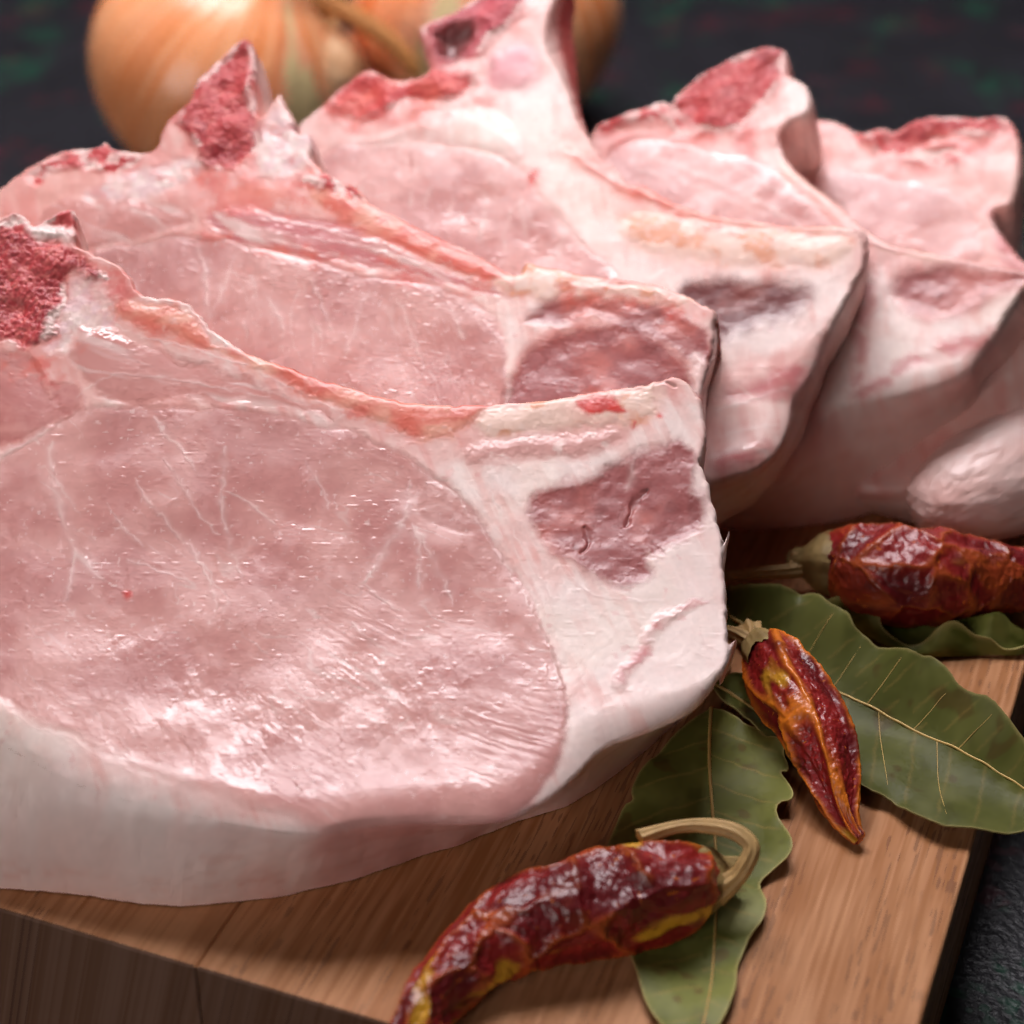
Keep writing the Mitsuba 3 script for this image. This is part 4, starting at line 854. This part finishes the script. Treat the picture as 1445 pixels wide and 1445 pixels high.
    pb = shapely.Polygon(Bk[:, :2])
    if pb.is_valid:
        vv, ff = trimesh.creation.triangulate_polygon(pb, engine='earcut')
        cc = Bk[cKDTree(Bk[:, :2]).query(vv)[1], 2] + .0002
        bw = world(vv[:, 0], vv[:, 1], cc)
        bw[:, 2] = np.maximum(bw[:, 2], ZB + .0004)
        shape(f'{key}__back_cut', bw, ff[:, ::-1], 'fat_surface', uv=vv, color=np.tile(COL['loin'], (len(vv), 1)))
    else:
        print('back invalid', key)


CHOP_LABELS = [
    'raw pork chop in front, largest and nearest, resting on the chop behind it',
    'raw pork chop second from the front with a pointed red bone tip',
    'raw pork chop in the middle of the row, its tall hollow bone before an onion',
    'raw pork chop second from the back with a thick pale fat edge',
    'raw pork chop at the far right end of the row, most blurred']
for k in range(5):
    key = numbered('pork_chop')
    build_chop(k, key, CHOPS[k], [.00024, .00030, .00034, .00038, .00042][k])
    tag(key, CHOP_LABELS[k], 'pork chop', 'raw pork chops leaning in a row on the board')
    for part, text in (('backbone', 'red spongy bone'), ('cap_muscle', 'dark red meat set in the fat'), ('rib_bone', 'pinkish rib edge'), ('fat_layer', 'white fat and rim'), ('loin_muscle', 'pale pink loin meat')):
        if f'{key}__{part}' in scene:
            labels[f'{key}__{part}'] = dict(label=text)

# the loose fold of fat at the foot of the last chop
fold = trimesh.creation.icosphere(subdivisions=6)
fv = np.array(fold.vertices)
fv = fv * (1 + .22 * (fb3(fv * 1.1, 2, 6) - .5) + .05 * (fb3(fv * 6, 3, 7) - .5))[:, None] * np.array([.034, .0150, .0140])
ca, sa = math.cos(math.radians(38)), math.sin(math.radians(38))
fv = np.column_stack([fv[:, 0] * ca - fv[:, 1] * sa, fv[:, 0] * sa + fv[:, 1] * ca, fv[:, 2]]) + np.array(FOLD) * 1e-4
fv[:, 2] = np.maximum(fv[:, 2], ZB + .0003)
shape('pork_chop_004__fat_fold', fv, np.array(fold.faces), 'fat_surface', uv=fv[:, :2], color=lerp(np.tile(FAT * .9, (len(fv), 1)), srgb(214, 160, 150), fb3(fv * 120, 3, 9)))

# ---------------------------------------------------------------- bay leaves
LEAF, LEAF2, VEIN, MARGIN = srgb(118, 120, 62), srgb(80, 86, 32), srgb(182, 150, 84), srgb(180, 164, 104)


def add_tube(key, P, radii, color, bsdf, sides=8, n=80, ridge=0.0, ref=None):
    S = spline(np.column_stack([P, radii]), n)
    v, f = tube_mesh(S[:, :3], np.maximum(S[:, 3], 1e-5), sides, ridge)
    shade = .8 + .4 * fb3(v * np.array([600, 600, 600]), 2, 5)
    shape(key, v, f, bsdf, color=np.asarray(color) * shade[:, None])


def thick_sheet(key, v, f, th, bsdf, uv, col):
    """A sheet with a top, an underside and a closed edge."""
    n = vertex_normals(v, f)
    e = np.vstack([f[:, [0, 1]], f[:, [1, 2]], f[:, [2, 0]]])
    code = np.sort(e, 1)[:, 0].astype(np.int64) * len(v) + np.sort(e, 1)[:, 1]
    _, first, count = np.unique(code, return_index=True, return_counts=True)
    b = e[first[count == 1]]
    nv = len(v)
    under = v - n * th
    V2 = np.vstack([v, under, v, under])
    F2 = np.vstack([f, f[:, ::-1] + nv])
    side = np.vstack([np.stack([b[:, 1], b[:, 0], b[:, 0] + nv], -1), np.stack([b[:, 1], b[:, 0] + nv, b[:, 1] + nv], -1)]) + 2 * nv
    nn = np.vstack([n, -n, np.zeros((2 * nv, 3))])
    sn = vertex_normals(V2, side)
    nn[2 * nv:] = sn[2 * nv:]
    shape(key, V2, np.vstack([F2, side]), bsdf, nn, np.vstack([uv] * 4), np.vstack([col, col * .9, col, col]))


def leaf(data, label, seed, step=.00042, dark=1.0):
    key = numbered('bay_leaf')
    O3 = np.array(data['outline']) * 1e-4
    D = resample(chaikin(O3, True, 1), .0004)
    D[:, 2] = np.maximum(D[:, 2] + (fb(D[:, 0], D[:, 1], 130, 2, seed + 9) - .5) * .0030, .0008)
    mid = np.array(data['midrib']) * 1e-4
    lo, hi = D[:, :2].min(0), D[:, :2].max(0)
    gx, gy = np.meshgrid(np.arange(lo[0], hi[0], step), np.arange(lo[1], hi[1], step))
    rng = np.random.default_rng(seed)
    g = np.stack([gx.ravel(), gy.ravel()], -1) + rng.uniform(-.15, .15, (gx.size, 2)) * step
    sd, _, _ = inside_distance(D, g[:, 0], g[:, 1])
    g = g[sd > step * .45]
    P2 = np.vstack([D[:, :2], g])
    tri = Delaunay(P2).simplices
    poly = shapely.Polygon(D[:, :2]).buffer(1e-6)
    cen = P2[tri].mean(1)
    tri = tri[shapely.contains_xy(poly, cen[:, 0], cen[:, 1])]
    a = P2[tri]
    cr = (a[:, 1, 0] - a[:, 0, 0]) * (a[:, 2, 1] - a[:, 0, 1]) - (a[:, 1, 1] - a[:, 0, 1]) * (a[:, 2, 0] - a[:, 0, 0])
    tri = np.where((cr < 0)[:, None], tri[:, ::-1], tri)[np.abs(cr) > 1e-12]
    ctl = np.vstack([D[::6], resample(mid, .004, False)])
    _, uq = np.unique(np.round(ctl[:, :2], 5), axis=0, return_index=True)
    ctl = ctl[uq]
    h = RBFInterpolator(ctl[:, :2], ctl[:, 2], kernel='linear', smoothing=1e-6, neighbors=40)(P2)
    x, y = P2[:, 0], P2[:, 1]
    sd, _, _ = inside_distance(D, x, y)
    h = h + (fb(x, y, 60, 2, seed) - .5) * .0022 * sstep(0, .006, sd)
    mott = fb(x, y, 150, 3, seed + 1)
    col = lerp(np.tile(LEAF2 * .5 + LEAF * .5, (len(x), 1)), LEAF, sstep(.3, .7, mott))
    col = lerp(col, srgb(70, 62, 40), sstep(.62, .8, fb(x, y, 300, 3, seed + 4)) * .2)
    col = lerp(col, srgb(150, 148, 116), sstep(.55, .8, fb(x, y, 60, 2, seed + 2)) * .35)
    col = lerp(col, srgb(96, 66, 34), sstep(.70, .80, fb(x, y, 240, 2, seed + 6)) * .5)
    # the fine side veins in the blade
    md, mt = line_distance(mid, x, y)
    sgn = np.sign(np.cross(np.append(mid[-1, :2] - mid[0, :2], 0), np.column_stack([x - mid[0, 0], y - mid[0, 1], 0 * x]))[:, 2])
    L = np.linalg.norm(mid[-1, :2] - mid[0, :2])
    ph = (mt * L - md * .55 + sgn * .002 + .0012 * (fb(x, y, 300, 2, seed + 3) - .5)) / .0085
    vv = np.abs(ph - np.round(ph)) * .0085
    g_ = np.exp(-(vv / .00034) ** 2) * sstep(.0, .003, sd) * .5
    col = lerp(col, VEIN, g_ * .55)
    h = h + g_ * .00006
    col = lerp(col, MARGIN, np.exp(-(sd / .00030) ** 2) * .8)
    v = np.column_stack([x, y, ZB + np.maximum(h, .0008)])
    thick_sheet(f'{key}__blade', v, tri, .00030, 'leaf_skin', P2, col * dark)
    tree = cKDTree(P2)

    def on_leaf(P, lift):
        return np.column_stack([P[:, :2], v[tree.query(P[:, :2])[1], 2] + lift])

    m = resample(chaikin(mid, False, 2), .0025, False)
    m = m[shapely.contains_xy(poly.buffer(.0003), m[:, 0], m[:, 1])]
    if len(m) > 3:
        add_tube(f'{key}__midrib', on_leaf(m, .00005), np.linspace(.00042, .00018, len(m)), VEIN, 'leaf_vein', n=120)
    for i, q in enumerate(data['veins']):
        q = resample(chaikin(np.array(q) * 1e-4, False, 2), .002, False)
        q = q[shapely.contains_xy(poly.buffer(-.0012), q[:, 0], q[:, 1])]
        if len(q) > 3:
            add_tube(numbered(f'{key}__vein'), on_leaf(q, -.00002), np.linspace(.00014, .00008, len(q)), VEIN * .8, 'leaf_vein', sides=6, n=40)
    tag(key, label, 'bay leaf', 'dried bay leaves beside the meat')


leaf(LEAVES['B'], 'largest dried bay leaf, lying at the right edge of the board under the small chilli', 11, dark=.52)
leaf(LEAVES['A'], 'dried bay leaf with ruffled right edge under the stem of the nearest chilli', 12)
leaf(LEAVES['D'], 'small dark bay leaf mostly hidden under the middle chilli', 13)

key = numbered('bay_leaf')
n = 260
A_, F_, I_ = (spline(np.array(CURLED[q]) * 1e-4, n) for q in ('crest', 'fold', 'inner'))
rows = 28
pts_, uv_ = [], []
for r in range(rows):
    w = r / (rows - 1)
    a = (1 - w) * (1 - 2 * w), 4 * w * (1 - w), w * (2 * w - 1)
    p = A_ * a[0] + F_ * a[1] + I_ * a[2]
    p[:, 2] = ZB + np.maximum(p[:, 2], .0007)
    pts_.append(p)
    uv_.append(np.stack([np.linspace(0, 1, n), np.full(n, w)], -1))
v = np.vstack(pts_)
i, j = np.meshgrid(np.arange(rows - 1), np.arange(n - 1), indexing='ij')
q = np.stack([i * n + j, i * n + j + 1, (i + 1) * n + j + 1, (i + 1) * n + j], -1).reshape(-1, 4)
f = np.vstack([q[:, [0, 1, 2]], q[:, [0, 2, 3]]])
row = np.repeat(np.arange(rows), n) / (rows - 1)
col = lerp(np.tile(LEAF2, (len(v), 1)), LEAF * 1.15, sstep(.3, .7, fb(v[:, 0], v[:, 1] + v[:, 2], 160, 3, 3)))
col = lerp(col, MARGIN, np.exp(-(row / .035) ** 2) * .85)
thick_sheet(f'{key}__blade', v, f, .0003, 'leaf_skin', np.vstack(uv_), col)
tag(key, 'curled bay leaf with wavy upturned edge under the largest chilli', 'bay leaf', 'dried bay leaves beside the meat')

# ---------------------------------------------------------------- dried chillies
RED, RED2, ORANGE, YELLOW = srgb(132, 26, 24), srgb(92, 14, 18), srgb(222, 120, 30), srgb(214, 158, 40)


def chilli(data, stem, label, seed, cells, stretch, depth, spots, orange):
    key = numbered('dried_chilli')
    A = spline(np.array(data) * 1e-4, 420)
    L = np.linalg.norm(np.diff(A[:, :3], axis=0), axis=1).sum()
    nt, ns = len(A), 200
    th = np.arange(ns) * 2 * np.pi / ns
    R = np.maximum(A[:, 3] * 1.02, .0003)
    rm = R.max()
    rng = np.random.default_rng(seed)
    # wrinkles: a net of raised ridges round sunken panels
    tt = np.linspace(0, L, nt)
    S = np.column_stack([rng.uniform(-.1 * L, 1.1 * L, cells) / stretch, rng.uniform(0, 2 * np.pi, cells) * rm])
    S = np.vstack([S + [0, o * 2 * np.pi * rm] for o in (-1, 0, 1)])
    gt, gs = np.meshgrid(tt / stretch, th * rm, indexing='ij')
    wt = gt + (fb3(np.stack([gt * 260, np.cos(gs / rm) * 2, np.sin(gs / rm) * 2], -1), 3, seed) - .5) * .004
    ws = gs + (fb3(np.stack([gt * 260, np.cos(gs / rm) * 2 + 9, np.sin(gs / rm) * 2], -1), 3, seed + 1) - .5) * .005
    d, _ = cKDTree(S).query(np.stack([wt, ws], -1).reshape(-1, 2), k=2)
    edge = (d[:, 1] - d[:, 0]).reshape(nt, ns)
    crest = np.exp(-(edge / .0013) ** 2)
    dip = 1 - np.exp(-(edge / .0046) ** 2)
    ang = np.stack([np.cos(gs / rm), np.sin(gs / rm)], -1)
    low = fb3(np.stack([tt[:, None] * 140 + 0 * gs, ang[..., 0] * 1.3, ang[..., 1] * 1.3], -1), 2, seed + 2) - .5
    fine = fb3(np.stack([tt[:, None] * 900 + 0 * gs, ang[..., 0] * 7, ang[..., 1] * 7], -1), 2, seed + 3) - .5
    fade = sstep(0, .25, R / rm)[:, None]
    rad = R[:, None] * (1 + low * .22) - fade * dip * depth + fade * crest * depth * .25 + fine * .0006
    v, f = tube_mesh(A[:, :3], np.maximum(rad, .0002), ns)
    v[:, 2] = np.maximum(v[:, 2], ZB + .0002)
    n3 = fb3(np.stack([tt[:, None] * 110 + 0 * gs, ang[..., 0] * 1.6, ang[..., 1] * 1.6], -1), 3, seed + 5)
    c = lerp(np.tile(RED2, (nt * ns, 1)), RED, sstep(.3, .7, n3).ravel())
    c = lerp(c, ORANGE * .8, (crest * sstep(.25, .5, n3) * orange).ravel())
    big = fb3(np.stack([tt[:, None] * 75 + 0 * gs, ang[..., 0] * 1.1, ang[..., 1] * 1.1], -1), 3, seed + 8)
    c = lerp(c, YELLOW * .8, (sstep(spots, spots + .12, big) * .85).ravel())
    sp = fb3(np.stack([tt[:, None] * 1400 + 0 * gs, ang[..., 0] * 12, ang[..., 1] * 12], -1), 1, seed + 7)
    c = lerp(c, ORANGE, (sstep(.86, .95, sp) * .45).ravel())
    c = np.vstack([c, c[:1], c[-1:]])
    shape(f'{key}__pod', v, f, 'chilli_skin', color=c)
    # the calyx: a ragged cap that narrows to the stem
    S0 = np.array(stem) * 1e-4
    ax = A[0, :3] - A[26, :3]
    ax /= np.linalg.norm(ax)
    r0 = A[0, 3]
    m = 30
    P = np.array([A[0, :3] - ax * .0035 + ax * (.0125 * q_ / (m - 1)) for q_ in range(m)])
    prof = np.interp(np.linspace(0, 1, m), [0, .25, .45, .7, 1], [r0 * 1.12, r0 * 1.10, r0 * .96, r0 * .56, .0026])
    ns2 = 60
    th2 = np.arange(ns2) * 2 * np.pi / ns2
    lob = 1 + .05 * np.sin(th2 * 5 + seed) + .05 * (rng.uniform(size=ns2) - .5)
    rr = prof[:, None] * (1 + (lob - 1)[None] * np.linspace(1.3, .4, m)[:, None])
    vc, fc = tube_mesh(P, rr, ns2, cap=False)
    vc = vc.reshape(m, ns2, 3)
    vc[:4] += (-ax * (np.sin(th2 * 5 + seed) * .0011 + (rng.uniform(size=ns2) - .5) * .0008)[:, None])[None] * np.linspace(1, .3, 4)[:, None, None]
    vc = vc.reshape(-1, 3)
    vc[:, 2] = np.maximum(vc[:, 2], ZB + .0002)
    cc = lerp(np.tile(srgb(112, 92, 50), (len(vc), 1)), srgb(166, 138, 86), fb3(vc * 500, 3, seed))
    shape(f'{key}__calyx', vc, fc, 'dry_stem', color=cc)
    S0 = np.vstack([P[-1] - ax * .0008, S0[2:]])
    rs = np.interp(np.linspace(0, 1, len(S0)), [0, .12, .3, .9, 1], [.0029, .0021, .0015, .0011, .0016])
    rs = rs * (1 + .3 * (np.random.default_rng(seed).uniform(size=len(rs)) - .5))
    add_tube(f'{key}__stem', S0, rs, srgb(172, 138, 86), 'dry_stem', sides=28, n=160, ridge=.16)
    tag(key, label, 'dried chilli', 'dried chillies on the board')


chilli(CHILLIES['A'], STEMS['A'], 'largest dried red chilli with wrinkled skin at the right, behind the bay leaves', 5, 62, .85, .0011, .74, .28)
chilli(CHILLIES['B'], STEMS['B'], 'small dried chilli with orange streaks and a hooked tip, lying across bay leaves', 21, 18, 3.6, .0021, .70, 1.0)
chilli(CHILLIES['C'], STEMS['C'], 'nearest dried chilli with a looped brown stem, at the bottom of the picture', 34, 46, 1.2, .0014, .64, .32)

# ---------------------------------------------------------------- onions
def onion(C, R, axis, label, seed, pale, squash=.9):
    key = numbered('onion')
    axis = np.array(axis, float)
    axis /= np.linalg.norm(axis)
    a = np.cross(axis, [0, 1, 0.2])
    a /= np.linalg.norm(a)
    b = np.cross(axis, a)
    nl, ns = 220, 360
    u = np.linspace(0, 1, nl)
    lat = -np.pi / 2 + u * np.pi
    r = np.cos(lat) * R
    z = np.sin(lat) * R * squash
    # shoulders draw up into the neck
    r = np.maximum(r, np.interp(u, [0, .03, .90, .96, 1], [.004, .003, 0, .009, .0075]))
    z = z + np.interp(u, [0, .86, .93, 1], [0, 0, .003, .022])
    th = np.arange(ns) * 2 * np.pi / ns
    X = np.stack([np.cos(th), np.sin(th)], -1)
    rib = fb3(np.stack([np.broadcast_to(X[None, :, 0] * 9, (nl, ns)), np.broadcast_to(X[None, :, 1] * 9, (nl, ns)), np.broadcast_to(u[:, None] * .8, (nl, ns))], -1), 3, seed)
    rr = r[:, None] * (1 + .012 * (rib - .5) + .02 * np.sin(2 * th + seed)[None])
    v = C + rr[..., None] * (np.cos(th)[None, :, None] * a + np.sin(th)[None, :, None] * b) + z[:, None, None] * axis
    v = v.reshape(-1, 3)
    v[:, 2] = np.maximum(v[:, 2], ZT + .0006)
    i, j = np.meshgrid(np.arange(nl - 1), np.arange(ns), indexing='ij')
    q = np.stack([i * ns + j, i * ns + (j + 1) % ns, (i + 1) * ns + (j + 1) % ns, (i + 1) * ns + j], -1).reshape(-1, 4)
    f = np.vstack([q[:, [0, 1, 2]], q[:, [0, 2, 3]]])
    st = fb3(np.stack([np.broadcast_to(X[None, :, 0] * 24, (nl, ns)), np.broadcast_to(X[None, :, 1] * 24, (nl, ns)), np.broadcast_to(u[:, None] * 1.2, (nl, ns))], -1), 4, seed + 2).ravel()
    big = fb3(np.stack([np.broadcast_to(X[None, :, 0] * 1.6, (nl, ns)), np.broadcast_to(X[None, :, 1] * 1.6, (nl, ns)), np.broadcast_to(u[:, None] * 2.2, (nl, ns))], -1), 3, seed + 3).ravel()
    c = lerp(np.tile(srgb(228, 124, 60, 1.1), (len(v), 1)), srgb(248, 180, 132, 1.1), sstep(.3, .7, st))
    c = lerp(c, srgb(244, 184, 150), sstep(.48, .66, big) * .7)
    c = lerp(c, srgb(222, 206, 150), sstep(pale, pale + .03, big) * .85)
    un = np.repeat(u, ns)
    c = lerp(c, srgb(214, 204, 150), sstep(.90, .95, un) * .8)
    shape(f'{key}__bulb', v, f, 'onion_skin', uv=np.column_stack([np.tile(th, nl) * R, un]), color=c)
    tag(key, label, 'onion', 'onions behind the meat')
    return key, C + axis * (z[-1])


OR1, OR2 = np.array(ONIONS[0][:3]) * 1e-4, np.array(ONIONS[1][:3]) * 1e-4
k1, tip = onion(OR1, ONIONS[0][3] * 1e-4, (.46, -.05, .85), 'golden onion at the upper left with a dried curved neck', 3, .60)
S0 = np.array(ONION_STEM) * 1e-4
add_tube(f'{k1}__neck', S0[:, :3], S0[:, 3], srgb(186, 122, 62), 'dry_stem', sides=20, n=120, ridge=.12)
B0 = np.array(ONION_LOBE) * 1e-4
lob = trimesh.creation.icosphere(subdivisions=5, radius=1.0)
lv = np.array(lob.vertices)
lv = B0[:3] + (lv * np.array([.0150, .017, .0165]) + (fb3(lv * 2, 3, 4) - .5)[:, None] * lv * .003) @ np.array(trimesh.transformations.rotation_matrix(math.radians(-35), [0, 1, 0]))[:3, :3].T
shape(f'{k1}__side_bulb', lv, np.array(lob.faces), 'onion_skin', uv=lv[:, :2], color=lerp(np.tile(srgb(226, 160, 110), (len(lv), 1)), srgb(236, 200, 160), fb3(lv * 160, 3, 8)))
onion(OR2, ONIONS[1][3] * 1e-4, (-.1, -.1, 1), 'onion behind the tallest bone, half hidden by the middle chop', 8, .70)
